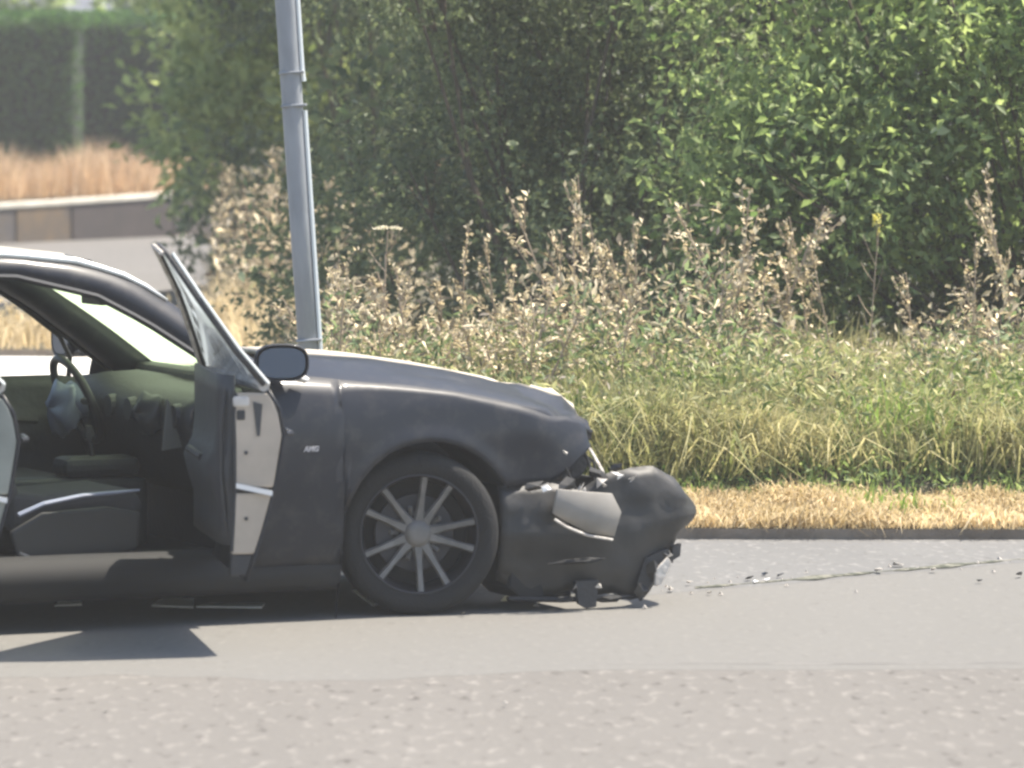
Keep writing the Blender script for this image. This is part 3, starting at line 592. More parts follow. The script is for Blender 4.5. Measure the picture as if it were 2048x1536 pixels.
# --- roof, windows
G = []
for v in np.linspace(-1, 1, 15): G.append([(u, v*.51, lerp([(-2.65, 1.345), (-2.2, 1.416), (-1.6, 1.418), (-1.28, 1.385), (-1.14, 1.340)], u)+.014*(1-v*v)-.004) for u in [(-2.65+(1.40+.11*(1-v*v))*t) for t in np.linspace(0, 1, 14)]])
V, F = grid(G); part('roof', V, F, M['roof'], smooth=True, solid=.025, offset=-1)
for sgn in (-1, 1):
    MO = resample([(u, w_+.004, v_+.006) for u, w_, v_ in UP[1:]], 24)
    m = MB(); m.tube([(p[0], sgn*p[2], p[1]) for p in MO[:18]], [.015]*14+[.013, .012, .010, .006], 10); m.build('roof_highlight_strip', M['bright'], car, smooth=True)  # pale strip added as the bright highlight along the roof edge
G = []
for v in np.linspace(-1, 1, 15):
    a = np.array([-1.27+.11*(1-v*v), v*.555, 1.380-.022*(1-v*v)]); b = np.array([-.52+.12*(1-v*v), v*.715, .905+.02*(1-v*v)])
    G.append([tuple(a+(b-a)*t+np.array([0, 0, .014*math.sin(PI*t)])) for t in np.linspace(0, 1, 12)])
V, F = grid(G); part('windscreen', V, F, M['screen'], smooth=True, solid=.005)
m = MB(); m.box(-1.06, -1.02, -.11, .11, 1.20, 1.26); m.tube([(-1.04, 0, 1.26), (-1.03, 0, 1.315)], .014, 8); m.build('rear_view_mirror', M['black'], car, bevel=.012)
G = [[tuple(np.array([-2.64, v*.50, 1.37+.02*(1-v*v)])*(1-t)+np.array([-3.15, v*.62, 1.02+.02*(1-v*v)])*t) for t in np.linspace(0, 1, 6)] for v in np.linspace(-1, 1, 9)]
V, F = grid(G); part('rear_window', V, F, M['glasstint'], smooth=True, solid=.005)
G = [[(u, v*.74, lerp([(-3.62, .80), (-3.55, .98), (-3.1, 1.01)], u)+.02*(1-v*v)) for u in np.linspace(-3.62, -3.08, 8)] for v in np.linspace(-1, 1, 9)]
V, F = grid(G); part('boot_lid', V, F, M['paint'], smooth=True, solid=.02)
G = []
for a in np.linspace(-1, 1, 21): G.append([(-3.62-.10*(1-abs(a)**3)+o, a*.84, z) for z, o in ((.82, .03), (.68, 0), (.5, -.04), (.32, 0), (.24, .05))])
V, F = grid(G); part('rear_bumper', V, F, M['paint'], smooth=True, solid=.02)
MB().box(-3.3, .45, -.62, .62, .17, .23).build('floor_pan', M['black'], car, bevel=.02)
m = MB(); m.box(-.62, -.52, -.70, .70, .22, .93); m.build('bulkhead', M['black'], car, bevel=.02)
m = MB(); m.box(-.35, .35, -.36, .36, .30, .78); m.box(-.2, .28, -.28, .28, .78, .86); m.build('engine', M['darkmetal'], car, bevel=.03)
m = MB(); m.box(.50, .56, -.55, .50, .20, .62); m.box(.58, .62, -.40, .42, .25, .60); m.build('radiator', M['darkmetal'], car, bevel=.01)
for sgn in (-1, 1): MB().box(-.5, .62, sgn*.46-.05, sgn*.46+.05, .38, .50).build('chassis_rail', M['darkmetal'], car, bevel=.01)

# --- bumper cover, torn loose at the near corner and pushed forwards and outwards
PL = [(.30, -.905), (.40, -.92), (.52, -.935), (.64, -.95), (.75, -.96), (.85, -.965), (.95, -.96), (1.05, -.93), (1.12, -.86), (1.14, -.74), (1.12, -.56), (1.05, -.38), (.98, -.15), (.91, .10), (.85, .38), (.76, .62), (.60, .80), (.42, .88), (.36, .90)]
PL = [tuple(p) for p in np.stack([np.interp(np.linspace(0, 18, 55), range(19), [q[k] for q in PL]) for k in (0, 1)], 1)]
G = []
np_ = len(PL)
for i3, (u, v) in enumerate(PL):
    i = i3/3; a = PL[max(i3-2, 0)]; b = PL[min(i3+2, np_-1)]; t = Vector((b[0]-a[0], b[1]-a[1])).normalized(); nrm = Vector((t.y, -t.x))
    top = lerp([(0, .50), (3, .49), (5, .565), (6, .56), (7, .51), (8, .455), (9, .42), (11, .46), (14, .50), (18, .50)], i)
    bot = lerp([(0, .10), (2, .07), (4, .055), (5, .045), (6, .055), (7, .17), (8, .25), (9, .27), (11, .20), (14, .17), (18, .2)], i)
    row = []
    for j in range(13):
        q = j/12; z = top+(bot-top)*q; o = .034*math.sin(PI*min(1, q*1.15))-.03*q*q-.015*(1-q)**3
        if 6.5 < i < 10.5: o += .02*math.sin(PI*q)
        jag = (.022*nz(u, v, 23)+.012*nz(v, u, 51)) if q > .9 else (.014*nz(u, v, 27) if q < .1 and 1 < i < 6 else 0)
        o += .020*nz(u, z, 9)*(1 if i > 2.5 else .2)+.007*nz(z, u, 31)+(-.012 if j in (4, 8) and i < 8 else 0)+(.010 if j in (5,) and i < 8 else 0)
        row.append((u+nrm.x*o, v+nrm.y*o, z+jag))
    G.append(row)
V, F = grid(G); part('front_bumper', V, F, mat('torn_bumper_plastic', (.016, .016, .016), .55, col2=(.05, .046, .04), nscale=3.5, bump=.35, bscale=6), smooth=True, solid=.008)['label'] = 'front bumper cover torn loose and bulging forwards'
MB().prism([(.33, .50), (.36, .30), (.345, .10), (.40, .05), (.62, .05), (.62, .50)], -.90, -.60).build('splash_guard', M['deep_black'], car, bevel=.01)
# lower lip hanging from the bumper
m = MB()
m.tube([(.34, -.90, .055), (.55, -.93, .045), (.75, -.95, .045), (.90, -.96, .05)], [.020, .024, .020, .016], 6, sq=.5); m.build('bumper_lip', M['black'], car)
m = MB(); m.prism([(.60, .12), (.70, .12), (.69, .015), (.65, .01), (.615, .03)], -.975, -.95); m.build('hanging_shard', M['black'], car)
m = MB(); m.prism([(.90, .20), (1.00, .235), (1.02, .19), (.98, .15), (.92, .085), (.885, .03), (.865, .10)], -.985, -.96); m.build('hanging_shard', M['black'], car)
m = MB(); m.prism([(.93, .155), (.985, .205), (1.0, .18), (.955, .095), (.925, .09)], -1.02, -1.005); m.build('torn_strip', M['pale'], car, bevel=.004)
m = MB(); m.prism([(1.03, .24), (1.07, .25), (1.065, .20), (1.035, .185)], -.965, -.94); m.build('hanging_shard', M['black'], car)
# exposed liner panel on the bumper side
V = []; PTS = [(.555, .50), (.535, .405), (.60, .370), (.69, .325), (.80, .305), (.83, .40), (.79, .475), (.68, .485)]
m = MB(); m.add([(u-.055, -1.012-.01*(u-.58)/.27, z-.01) for u, z in PTS]+[(.655, -1.045, .365)], [(i, (i+1) % 8, 8) for i in range(8)]); m.build('bumper_liner', M['foam'], car, smooth=True, solid=.012, bevel=.004)
m = MB(); m.tube([(.485, -1.025, .372), (.53, -1.035, .342), (.62, -1.04, .305), (.73, -1.04, .284)], .006, 6); m.build('liner_edge', M['pale'], car)
rw = random.Random(77)
def jagged(u, v, z, w_, h, ang, name, mm, th=.004):
    n = 6; P = []
    for k in range(n):
        a = 2*PI*k/n; q = rw.uniform(.7, 1.1); x_, z_ = w_*q*math.cos(a), h*q*math.sin(a); P.append((u+x_*math.cos(ang)-z_*math.sin(ang), z+x_*math.sin(ang)+z_*math.cos(ang)))
    mb = MB(); mb.add([(p[0], v+rw.uniform(-.02, .02), p[1]) for p in P]+[(u, v-.02, z)], [(k, (k+1) % n, n) for k in range(n)]); mb.build(name, M[mm], car, solid=th)
for u, v, z, w_, h, ang in ((.44, -.95, .50, .07, .02, .2), (.56, -.97, .50, .05, .025, .6), (.70, -.96, .54, .06, .02, -.3), (.78, -.985, .565, .03, .02, .3),
                            (1.00, -.97, .20, .03, .03, .3), (.93, -1.0, .15, .03, .05, .5), (.88, -.99, .07, .035, .04, .1), (.74, -.98, .045, .07, .018, .1), (.55, -.97, .05, .05, .015, 0), (.60, -.985, .20, .12, .012, .05)):
    jagged(u, v, z, w_, h, ang, 'torn_plastic', 'deep_black' if rw.random() < .5 else 'darkplastic')
for u, z0, z1, v in ((.60, .66, .50, -.80), (.66, .68, .49, -.84), (.70, .62, .50, -.78), (.56, .60, .48, -.86)):
    mb = MB(); mb.tube([(u, v, z0), (u+rw.uniform(.02, .05), v-.05, (z0+z1)/2+.02), (u+rw.uniform(-.02, .06), v-.09, z1)], .006, 5); mb.build('loose_cable', M['deep_black'], car)
# smashed headlamp: dark shell, small bright splinters, bent trim strip
for sgn in (-1, 1):
    m = MB(); m.box(.38, .66, sgn*.60-.16, sgn*.60+.16, .50, .64); m.build('headlamp_shell', M['black'], car, bevel=.03)['label'] = 'smashed headlamp shell'
rs = random.Random(21)
for (u, z, s, mm) in ((.46, .488, .022, 'white'), (.60, .492, .016, 'pale'), (.625, .475, .012, 'pale'), (.695, .505, .020, 'pale'), (.715, .495, .014, 'pale'), (.765, .535, .020, 'white'), (.83, .525, .014, 'pale'), (.745, .40, .012, 'pale'), (.68, .11, .014, 'pale'), (.54, .63, .008, 'pale'), (.58, .10, .008, 'pale')):
    s *= 1.6; m = MB(); m.add([(u+rs.uniform(-s, s), -1.005+rs.uniform(-.004, .004), z+rs.uniform(-s, s)) for _ in range(4)]+[(u, -1.015, z)], [(0, 1, 4), (1, 2, 4), (2, 3, 4), (3, 0, 4)]); m.build('lens_splinter', M[mm], car, solid=.004)
m = MB(); m.tube([(.685, -.74, .675), (.735, -.74, .668), (.775, -.76, .61), (.80, -.80, .54), (.805, -.82, .51)], [.010, .012, .010, .009, .006], 6, sq=.5); m.build('bent_trim_strip', M['pale'], car)
m = MB(); m.prism([(.62, .50), (.74, .50), (.80, .57), (.70, .66), (.64, .62)], -.72, -.66); m.build('crushed_mount', M['black'], car, bevel=.01)

# --- wheels
def wheel(u, v, steer, sgn, rz=0):
    w_ = empty('wheel', (u, v, .32), steer, car)
    m = MB(); m.lathe([(.228, -.10), (.236, -.112), (.27, -.122), (.300, -.118), (.316, -.098), (.320, -.06), (.320, .06), (.316, .098), (.300, .118), (.27, .122), (.236, .112), (.228, .10)], 56); m.build('tyre', M['tyre'], w_, smooth=True)
    m = MB(); m.lathe([(.226, sgn*.108), (.232, sgn*.114), (.236, sgn*.108), (.230, sgn*.095), (.215, sgn*.06), (.205, -sgn*.05), (.222, -sgn*.10)], 56); m.build('rim', M['darkmetal'], w_, smooth=True, solid=.004)
    m = MB(); m.lathe([(.02, sgn*.02), (.15, sgn*.02), (.155, sgn*.012), (.02, sgn*.012)], 40); m.build('brake_disc', M['darkmetal'], w_); m = MB(); m.lathe([(.001, -sgn*.01), (.12, -sgn*.01), (.215, -sgn*.02), (.218, -sgn*.05)], 40); m.build('backing_plate', M['deep_black'], w_); m = MB(); m.add(*grid([[(q*math.cos(a), sgn*yy, q*math.sin(a)) for q, yy in ((.10, .03), (.10, .05), (.165, .05), (.165, .02))] for a in np.linspace(2.3, 3.9, 9)])); m.build('brake_caliper', M['darkmetal'], w_)
    m = MB(); m.lathe([(.001, sgn*.088), (.03, sgn*.090), (.052, sgn*.080), (.062, sgn*.060), (.055, sgn*.03)], 30); m.build('hub_cap', M['alloy'], w_, smooth=True)
    for k in range(10):
        a = 2*PI*k/10+rz+(.07 if k % 2 else -.07); ca, sa = math.cos(a), math.sin(a); V = []
        for r_, hw, y in ((.045, .020, .074), (.10, .012, .078), (.16, .0085, .090), (.226, .0115, .102)):
            for q, yy in ((-hw, y-.012), (-hw*.6, y), (hw*.6, y), (hw, y-.012)): V.append((r_*ca-q*sa, sgn*yy, r_*sa+q*ca))
        V, F = grid([V[i*4:i*4+4] for i in range(4)]); mk('spoke', V, F, M['alloy'], w_, smooth=False, solid=.010)
    for k in range(5):
        a = 2*PI*k/5+rz+.3; m = MB(); m.tube([(.075*math.cos(a), sgn*.04, .075*math.sin(a)), (.108*math.cos(a), sgn*.062, .108*math.sin(a))], [.012, .010], 6); m.build('inner_rib', M['alloy'], w_)
    return w_
wheel(0, -.77, R(-15), -1, .28); wheel(0, .77, R(-15), 1); wheel(-2.78, -.77, 0, -1); wheel(-2.78, .77, 0, 1)

# --- doors (hinge at local origin, closed door runs towards -x, inner side +y)
def door(name, hu, sgn, ln, ang, frame, label=None, mirror=False, zlow=.27, m_glass='glass', belt=.965, jm='jamb'):
    """sgn -1 = near side. profile y is the inset from the hinge line at v = .885"""
    out = [(zlow, .125), (.36, .095), (.45, .065), (.62, .018), (.80, -.012), (.90, .005), (.965, .045)]
    out = [q for q in out if q[0] <= belt]
    G = []
    for x in np.linspace(0, -ln, 12):
        G.append([(x, -sgn*(-1)*0+(-sgn)*o, z) for z, o in out])
    V, F = grid(G); d = mk(name, V, F, M['paint'], car, smooth=True, solid=.012, offset=0)
    d.location = (hu, sgn*.885, 0); d.rotation_euler = (0, 0, -sgn*ang)
    if label: d['label'] = label
    Y = lambda o: -sgn*o
    # latch face (shut face): shaped plate with thickness that narrows towards the bottom
    inn = [(zlow, .185), (.36, .182), (.45, .175), (.62, .168), (.80, .168), (.90, .172), (.965, .16)]
    def plate(zl, zh, nm, mm, x0, x1, shrink=0):
        zz = np.linspace(zl, zh, 10); V = []; F = []
        for z in zz:
            a = lerp(out, z)+shrink+.008; b = lerp(inn, z)-shrink
            V += [(x0, Y(a), z), (x0, Y(b), z), (x1, Y(b), z), (x1, Y(a), z)]
        for i in range(9):
            for q in range(4): F.append((i*4+q, i*4+(q+1) % 4, i*4+4+(q+1) % 4, i*4+4+q))
        F += [(0, 3, 2, 1), (36, 37, 38, 39)]; return mk(nm, V, F, mm, d, bevel=.006)
    plate(.37, .592, 'latch_face', M[jm], -ln-.002, -ln+.05); plate(.612, belt-.01, 'latch_face', M[jm], -ln-.002, -ln+.05)
    plate(.592, .612, 'latch_groove', M['black'], -ln+.008, -ln+.04, .004)
    plate(zlow+.02, .37, 'lower_edge', M['black'], -ln+.004, -ln+.05)
    MB().add([(-ln-.010, Y(lerp(out, .605)+.01), .600), (-ln-.010, Y(lerp(inn, .605)-.004), .630), (-ln-.010, Y(lerp(inn, .6)-.004), .612), (-ln-.010, Y(lerp(out, .6)+.01), .582)], [(0, 1, 2, 3)]).build('seal_strip', M['white'], d, solid=.010)
    for hz_ in (.50, .74):
        m = MB(); m.tube([(-ln-.001, Y(.128), hz_), (-ln-.008, Y(.128), hz_)], .007, 8); m.build('bolt', M['darkmetal'], d)
    m = MB(); m.tube([(-ln+.004, Y(lerp(inn, z)-.001), z) for z in (.38, .5, .62, .75, .88, .955)], .008, 6); m.build('rubber_seal', M['black'], d)
    MB().box(-ln-.007, -ln+.02, *sorted((Y(.13), Y(.162))), .858, .895).build('latch', M['black'], d, bevel=.006)
    mk('latch_slot', [(-ln-.004, Y(.068), .915), (-ln-.004, Y(.102), .925), (-ln-.004, Y(.088), .80), (-ln-.004, Y(.078), .80)], [(0, 1, 2, 3)], M['trim'], d, solid=.006)
    MB().box(-ln-.012, -ln+.01, *sorted((Y(.115), Y(.175))), .905, .945, Matrix.Rotation(.25*sgn, 4, 'X') if False else None).build('striker_cover', M['pale'], d, bevel=.01)
    # trim panel
    G = []
    for x, k_ in ((-.02, .0), (-.06, .7), (-.2, 1), (-.5, 1.1), (-ln+.2, 1), (-ln+.07, .8), (-ln+.035, .0)):
        row = []
        for t in np.linspace(0, 1, 10):
            z = .40+t*(belt+.055-.40); inset = .165+k_*(.045+.045*math.exp(-((z-.66)/.07)**2)); z2 = z; row.append((x*(1-.35*(1-t)**2) if x > -ln/2 else x, Y(inset), z2-(.03*max(0, 1-abs(x+.02)/.1) if t > .9 else 0)))
        G.append(row)
    V, F = grid(G); mk('trim_panel', V, F, M['trim'], d, smooth=True, solid=.012)
    m = MB(); m.tube([(-ln+.045, Y(.20), belt), (-ln+.04, Y(.215), .83), (-ln+.045, Y(.215), .65), (-ln+.05, Y(.20), .5), (-ln+.06, Y(.17), .38)], [.006, .009, .010, .009, .005], 6); m.build('trim_edge', M['seal'], d)
    m = MB(); m.tube([(-.3, Y(.25), .70), (-.5, Y(.275), .72), (-.7, Y(.25), .70)], .014, 6); m.build('door_pull', M['black'], d)
    # window frame, belt rail, pane
    P3 = [(x, Y(o), z) for x, o, z in frame]
    m = MB(); m.tube(P3, .012, 8, sq=.9); m.build('window_frame', M['black'], d, smooth=True)
    if sgn < 0:
        m = MB(); m.tube([(x, y+.019, z) for x, y, z in P3[:9]], .009, 6); m.build('frame_trim', M['pale'], d); m = MB(); m.tube([(x-.004, y-.017, z+.004) for x, y, z in P3[8:]], .006, 6); m.build('frame_trim', M['pale_edge'], d)
    m = MB(); m.tube([P3[0], tuple(Vector(P3[0]).lerp(Vector(P3[-1]), .5)), P3[-1]], .022, 8, sq=1.2); m.build('belt_rail', M['pale'] if sgn < 0 else M['black'], d)
    n = len(P3); c0 = Vector(P3[0]); bottom = [Vector(P3[0]).lerp(Vector(P3[-1]), i/(n-1)) for i in range(n)]
    G = [[tuple(bottom[i].lerp(Vector(P3[i]), t)) for t in (0, .5, 1)] for i in range(n)]
    V, F = grid(G)
    if m_glass: mk('window_pane', V, F, M[m_glass], d, smooth=True, solid=.004)
    m = MB(); m.tube([(-ln+.30, Y(-.03), .80), (-ln+.28, Y(-.055), .80), (-ln+.12, Y(-.055), .80), (-ln+.10, Y(-.03), .80)], .010, 6); m.build('door_handle', M['paint'], d)
    if mirror:
        c = Vector((-.06, Y(-.135), 1.008)); V = []; F = []
        for k_, (xx, sc) in enumerate(((.0, 1.0), (.03, 1.03), (.07, .95), (.11, .72), (.13, .4))):
            for a in np.linspace(0, 2*PI, 20, endpoint=False):
                e = 3.0; ca, sa = math.cos(a), math.sin(a); rr = (abs(ca)**e+abs(sa)**e)**(-1/e); V.append((c.x+xx, c.y+rr*ca*.100*sc, c.z+rr*sa*.068*sc))
        for i in range(4):
            for k_ in range(20): F.append((i*20+k_, i*20+(k_+1) % 20, (i+1)*20+(k_+1) % 20, (i+1)*20+k_))
        F.append(tuple(range(80, 100))); mk('mirror_housing', V, F, M['paint'], d, smooth=True, solid=.006)
        V = [(c.x-.002+.006, c.y+v[1]*.0, 0) for v in V[:0]]; V = []
        for a in np.linspace(0, 2*PI, 24, endpoint=False):
            e = 3.0; ca, sa = math.cos(a), math.sin(a); rr = (abs(ca)**e+abs(sa)**e)**(-1/e); V.append((c.x+.004, c.y+rr*ca*.090, c.z+rr*sa*.058))
        mk('mirror_glass', V, [tuple(range(24))], M['mirror'], d, solid=.004)
        m = MB(); m.tube([(c.x+.05, Y(.03), .965), (c.x+.05, Y(-.05), .955)], [.03, .022], 8, sq=.6); m.build('mirror_arm', M['black'], d)
    return d
FR = [(-.04, .15, .985), (-.12, .175, 1.03), (-.25, .215, 1.12), (-.40, .265, 1.225), (-.55, .315, 1.325), (-.70, .37, 1.41), (-.84, .41, 1.465), (-.94, .43, 1.488), (-1.01, .405, 1.46), (-1.04, .30, 1.30), (-1.045, .165, 1.11), (-1.045, .06, .985)]
FC = [(-.10, .075, .84), (-.10, .10, .95), (-.16, .14, 1.04), (-.34, .195, 1.165), (-.50, .235, 1.262), (-.66, .27, 1.335), (-.84, .30, 1.365), (-1.00, .315, 1.375), (-1.035, .30, 1.35), (-1.045, .22, 1.20), (-1.045, .12, 1.0), (-1.045, .07, .84)]
RR = [(-.03, .055, 1.0), (-.03, .22, 1.22), (-.03, .31, 1.37), (-.10, .325, 1.395), (-.35, .32, 1.39), (-.60, .29, 1.34), (-.80, .23, 1.24), (-.90, .16, 1.14), (-.92, .09, 1.04), (-.92, .055, 1.0)]
door('front_door', -.76, -1, 1.05, R(75), FR, 'front near side door standing wide open', True)
door('rear_door', -1.80, -1, .93, R(77), RR, jm='jamb2', label= 'rear near side door standing wide open')
# far side doors stay shut; their windows are wound down, which is what the photo sees through
door('front_door', -.76, 1, 1.05, 0, FC, mirror=True, m_glass=None, belt=.83); door('rear_door', -1.86, 1, .93, 0, RR, m_glass='glasstint')

# --- interior
G = []
for v in np.linspace(-.74, .74, 15):
    h = .03*math.exp(-((v-.37)/.2)**2); G.append([(-.54, v, .875), (-.70, v, .875+h), (-.84, v, .865+h*1.2), (-.92, v, .82+h*1.2), (-.93, v, .76), (-.88, v, .66), (-.80, v, .52), (-.62, v, .45)])
V, F = grid(G); part('dashboard', V, F, M['black'], smooth=True, solid=.02)
for v, u in ((-.60, -.935), (-.12, -.94), (.10, -.94)):
    m = MB(); m.tube([(u+.02, v, .79), (u-.012, v, .79)], [.05, .045], 14); m.build('air_vent', M['seal'], car)
m = MB(); m.box(-1.7, -.85, -.10, .10, .24, .52); m.box(-1.2, -.88, -.09, .09, .52, .60); m.build('centre_console', M['black'], car, bevel=.03)
m = MB(); m.tube([(-1.05, 0, .58), (-1.07, 0, .68)], .010, 8); m.tube([(-1.07, 0, .67), (-1.07, 0, .72)], [.022, .018], 8); m.build('gear_lever', M['black'], car)
sw = empty('steering_wheel', (-.98, .38, .80), 0, car); sw.rotation_euler = (0, R(-24), 0)
V = []; F = []
for i in range(32):
    a = 2*PI*i/32
    for j in range(8): b = 2*PI*j/8; r_ = .182+.017*math.cos(b); V.append((.017*math.sin(b), r_*math.cos(a), r_*math.sin(a)))
for i in range(32):
    for j in range(8): F.append((i*8+j, ((i+1) % 32)*8+j, ((i+1) % 32)*8+(j+1) % 8, i*8+(j+1) % 8))
mk('wheel_rim', V, F, M['seal'], sw, smooth=True)
m = MB(); m.lathe([(.001, -.045), (.05, -.04), (.075, -.02), (.08, .01)], 20); o = m.build('airbag_cover', M['bluetrim'], sw, smooth=True); o.rotation_euler = (0, 0, R(-90))
for a in (0, PI, -PI/2): m = MB(); m.tube([(.0, .06*math.cos(a), .06*math.sin(a)), (0, .175*math.cos(a), .175*math.sin(a))], .014, 6); m.build('steering_spoke', M['seal'], sw)
m = MB(); m.tube([(-.94, .38, .78), (-.68, .38, .68)], .035, 10); m.build('steering_column', M['black'], car)
# burst airbags hang over the dashboard
V = []; F = []
for bx, by, bz, sx, nm in ((-1.04, .38, .80, .12, 'burst_airbag'), (-.95, -.36, .82, .09, 'burst_airbag')):
    G = []
    for i in range(13):
        a = PI*i/12; row = []
        for j in range(17):
            b = 2*PI*j/16; r_ = sx*(1+.16*math.sin(3*b+i)+.08*math.cos(5*b)); row.append((bx-.05*math.cos(a)*(1+.3*math.sin(4*b)), by+r_*math.sin(a)*math.cos(b), bz-.03+r_*math.sin(a)*math.sin(b)*.9))
        G.append(row)
    V, F = grid(G); part(nm, V, F, M['bluetrim'] if by > 0 else M['trim'], smooth=True)
def seat(v, nm):
    s0 = empty(nm, (-1.36, v, .24), 0, car)
    m = MB(); m.prism([(-.26, .12), (.26, .14), (.30, .22), (.24, .28), (-.1, .26), (-.26, .28)], -.25, .25); m.build('seat_cushion', M['fabric'], s0, bevel=.04, seg=3)
    m = MB(); m.prism([(-.20, .24), (-.30, .20), (-.52, .86), (-.45, .90), (-.36, .84), (-.30, .6)], -.24, .24); m.build('backrest', M['fabric'], s0, bevel=.04, seg=3)
    m = MB(); m.prism([(-.47, .92), (-.55, .93), (-.58, 1.10), (-.51, 1.12), (-.47, 1.06)], -.13, .13); m.build('headrest', M['fabric'], s0, bevel=.03, seg=3)
    m = MB(); m.prism([(-.24, .03), (-.27, .13), (-.14, .20), (.12, .215), (.26, .19), (.25, .05), (.1, .0)], -.285, -.255); m.build('seat_side_panel', mat('seat_side', (.055, .055, .052), .5), s0, bevel=.012)
    m = MB(); m.tube([(-.24, -.29, .195), (-.14, -.295, .235), (.02, -.295, .262), (.14, -.295, .268), (.25, -.295, .275)], [.014, .013, .012, .011, .006], 7, sq=.7); m.build('seat_trim_strip', M['bluetrim'], s0)
    m = MB(); m.tube([(-.235, -.285, .05), (-.17, -.285, .02)], [.008, .008], 6); m.build('seat_lever', M['pale'], s0)
    return s0
seat(-.37, 'front_seat'); seat(.37, 'front_seat')
m = MB(); m.box(-2.7, -2.2, -.62, .62, .3, .5); m.build('rear_bench', M['fabric'], car, bevel=.05, seg=3)
m = MB(); m.prism([(-2.62, .5), (-2.78, .5), (-2.98, 1.02), (-2.88, 1.04)], -.62, .62); m.build('rear_backrest', M['fabric'], car, bevel=.04, seg=3)
m = MB(); m.add([(-.97, -.60, .86), (-.95, -.58, .84), (-.91, -.60, .67), (-1.0, -.62, .66)], [(0, 1, 2, 3)]); m.build('torn_cloth', mat('torn_cloth', (.14, .14, .12), .9), car, solid=.006)
# fender lettering
def text_mesh(body, size, name):
    cu = bpy.data.curves.new(name, 'FONT'); cu.body = body; cu.size = size; cu.extrude = .002; cu.shear = .25; cu.align_x = 'CENTER'; cu.offset = .0012
    o = bpy.data.objects.new(name, cu); COL.objects.link(o); bpy.context.view_layer.update()
    me = bpy.data.meshes.new_from_object(o.evaluated_get(bpy.context.evaluated_depsgraph_get())); bpy.data.objects.remove(o); me.materials.clear(); return me
o = link_mesh('badge_lettering', text_mesh('AMG', .028, 'badge_lettering'), M['badge'], car); o.location = (-.505, -.926, .662); o.rotation_euler = (R(90), 0, 0)
m = MB(); m.add([(-.575, -.90, .945), (-.515, -.90, .925), (-.50, -.895, .935), (-.545, -.885, .968)], [(0, 1, 2, 3)]); m.build('wiper_cover', M['white'], car, solid=.03, bevel=.005)

# ------------------------------------------------------------------ debris, and sheets added for sunlit road
def deb(px, py, size, mm, lab, cat='debris', name='debris_piece', flat=.45, lift=0):
    d = 21630/(py-153); x = (px-1024)*d/10300; y = d-20; rr = random.Random(px*7+py)
    V = []
    for _ in range(9): V.append((rr.uniform(-1, 1)*size, rr.uniform(-1, 1)*size*1.3, rr.uniform(0, 1)*size*flat*2))
    me = bpy.data.meshes.new(name); bm = bmesh.new(); [bm.verts.new(v) for v in V]; bmesh.ops.convex_hull(bm, input=bm.verts); bm.to_mesh(me); bm.free()
    o = link_mesh(name, me, mm); o.location = (x, y, .012+lift); tag(o, lab, cat); return o
D_ = [(1500, 1168, .022, 'shard', 'dark broken shard at the left of the debris cluster on the seam'), (1512, 1173, .018, 'white', 'white fragment in front of the dark shards on the seam'), (1530, 1158, .022, 'shard', 'topmost dark shard of the debris cluster on the seam'),
      (1535, 1170, .016, 'white', 'white fragment right of the cluster of dark shards'), (1565, 1162, .020, 'shard', 'green black shard trailing right of the debris cluster'), (1800, 1140, .026, 'stone', 'pale round stone lying on the seam in the gutter'),
      (1760, 1152, .020, 'stone', 'flat pale stone in front of the seam'), (1870, 1150, .016, 'stone', 'small pebble right of the round stone'), (1380, 1178, .020, 'stone', 'pale chip on the road just ahead of the car'),
      (1345, 1190, .022, 'stone', 'pale chip lying nearest the broken bumper'), (1420, 1196, .014, 'stone', 'small chip on the road in front of the seam'), (1962, 1172, .016, 'shard', 'small dark scrap on the road at far right'),
      (2044, 1160, .022, 'shard', 'dark scrap cut by the right edge of the photo'), (923, 1238, .016, 'shard', 'tiny dark lump at the shadow edge below the front wheel'), (209, 1438, .011, 'shard', 'tiny dark chip lying on the near lane at left'),
      (1012, 1420, .011, 'stone', 'small pale chip on the near coarse lane'), (605, 1172, .018, 'pale', 'pale splinter under the sill by the front wheel'), (625, 1170, .014, 'pale', 'smaller pale splinter next to the one under the sill'),
      (1072, 1222, .016, 'pale', 'pale grit lump in front of the bumper shadow')]
for px, py, s, mm, lab in D_: deb(px, py, s, M[mm], lab)
def slab(pts, mm, lab, name='lit_road_sheet', z=.02):  # flat white sheets stand in for sunlit road seen under the car
    P = []
    for px, py in pts: d = 21630/(py-153); P.append(((px-1024)*d/10300, d-20))
    cx = sum(p[0] for p in P)/len(P); cy = sum(p[1] for p in P)/len(P); n = len(P)
    o = mk(name, [(x-cx, y-cy, 0) for x, y in P]+[(x-cx, y-cy, .006) for x, y in P], [tuple(range(n-1, -1, -1)), tuple(range(n, 2*n))]+[(i, (i+1) % n, n+(i+1) % n, n+i) for i in range(n)], mm); o.location = (cx, cy, z); tag(o, lab, 'debris')
slab([(325, 1176), (470, 1174), (484, 1194), (390, 1202), (360, 1186)], M['white'], 'broad white sheet standing in for sunlit road under the car beside the open door')
slab([(300, 1226), (320, 1213), (384, 1212), (384, 1230)], M['white'], 'small white sheet standing in for sunlit road in front of the broad one')
slab([(390, 1228), (420, 1222), (528, 1222), (522, 1230)], M['white'], 'narrow white strip standing in for sunlit road right of the small sheet')
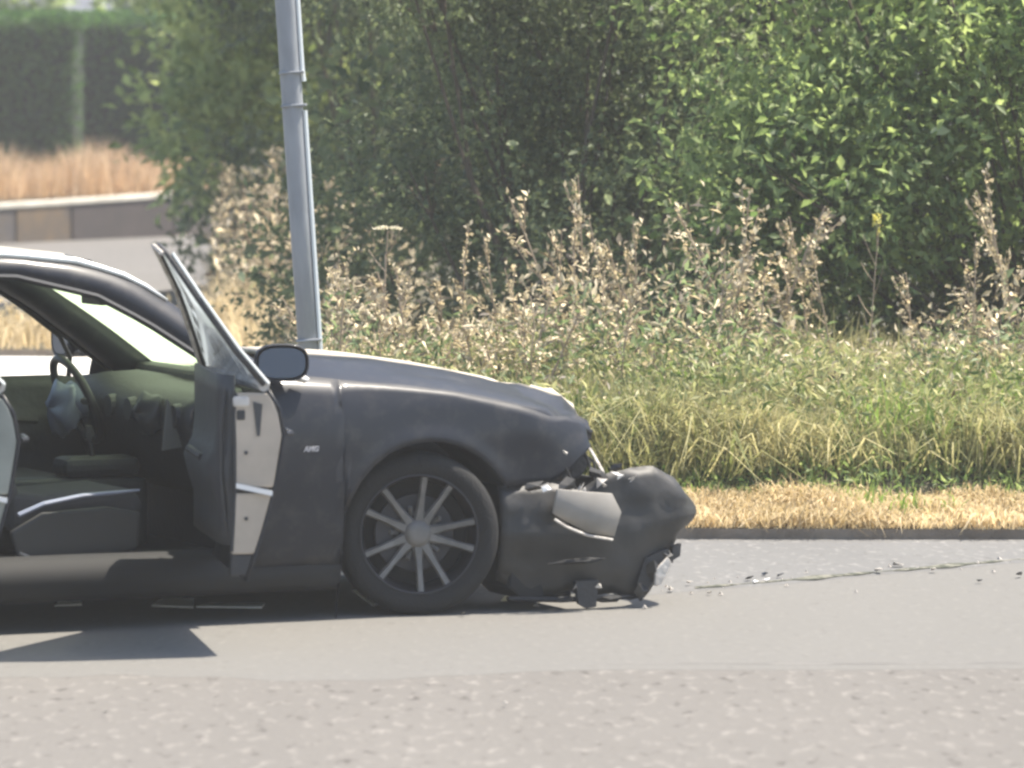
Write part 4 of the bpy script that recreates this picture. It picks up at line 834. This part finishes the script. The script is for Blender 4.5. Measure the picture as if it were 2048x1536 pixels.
slab([(105, 1226), (130, 1203), (160, 1218), (160, 1224)], M['white'], 'triangular white sheet standing in for sunlit road under the rear of the door opening')
slab([(704, 1196), (718, 1192), (758, 1222), (745, 1226)], M['white'], 'white sliver standing in for sunlit road at the back of the front wheel')
slab([(1010, 1152), (1030, 1146), (1095, 1150), (1090, 1164), (1015, 1166)], M['white'], 'white strip standing in for sunlit road behind the front wheel under the bumper')
n = 75; X = RNG.uniform(.3, 4.6, n); Y = np.array([seam(x) for x in X])+RNG.normal(size=n)*np.where(RNG.uniform(size=n) < .6, .07, .35); V = []; F = []
for x, y in zip(X, Y):
    s_z = random.uniform(.003, .010); b = len(V); a0 = random.uniform(0, 2)
    V += [(x+s_z*1.4*math.cos(a0+k*PI/2), y+s_z*1.4*math.sin(a0+k*PI/2), .008) for k in range(4)]+[(x+random.uniform(-1, 1)*s_z*.5, y, .010+s_z*1.3)]; F += [(b+k, b+(k+1) % 4, b+4) for k in range(4)]
tag(mk('gutter_grit', V, F, M['stone']), 'fine pale grit scattered along the gutter seam', 'grit', kind='stuff')
def glossy_strip(pts, lab):  # glossy sheet added to mirror brightness where lit road shows
    P = []
    for px, py in pts: d = 21630/(py-153); P.append(((px-1024)*d/10300, d-20, .013))
    o = mk('glossy_strip', P, [tuple(range(len(P)))], M['glossy_strip']); tag(o, lab, 'glossy_strip')
glossy_strip([(1000, 1212), (1010, 1200), (1180, 1196), (1182, 1206)], 'thin glossy sheet added for the bright gap of road below the bumper')

# ------------------------------------------------------------------ haze
hz = MB().box(-118, 118, -64, 176, -1, 9.5).build('haze', None); 
hm = bpy.data.materials.new('haze'); hm.use_nodes = True; t = hm.node_tree; t.nodes.clear()
pv = t.nodes.new('ShaderNodeVolumePrincipled'); pv.inputs['Color'].default_value = (.97, .96, .93, 1); pv.inputs['Density'].default_value = .00145; pv.inputs['Anisotropy'].default_value = 0.1
oo = t.nodes.new('ShaderNodeOutputMaterial'); t.links.new(pv.outputs[0], oo.inputs['Volume']); hz.data.materials.append(hm); tag(hz, 'thin pale glare haze in the air over the road', 'haze', kind='stuff')
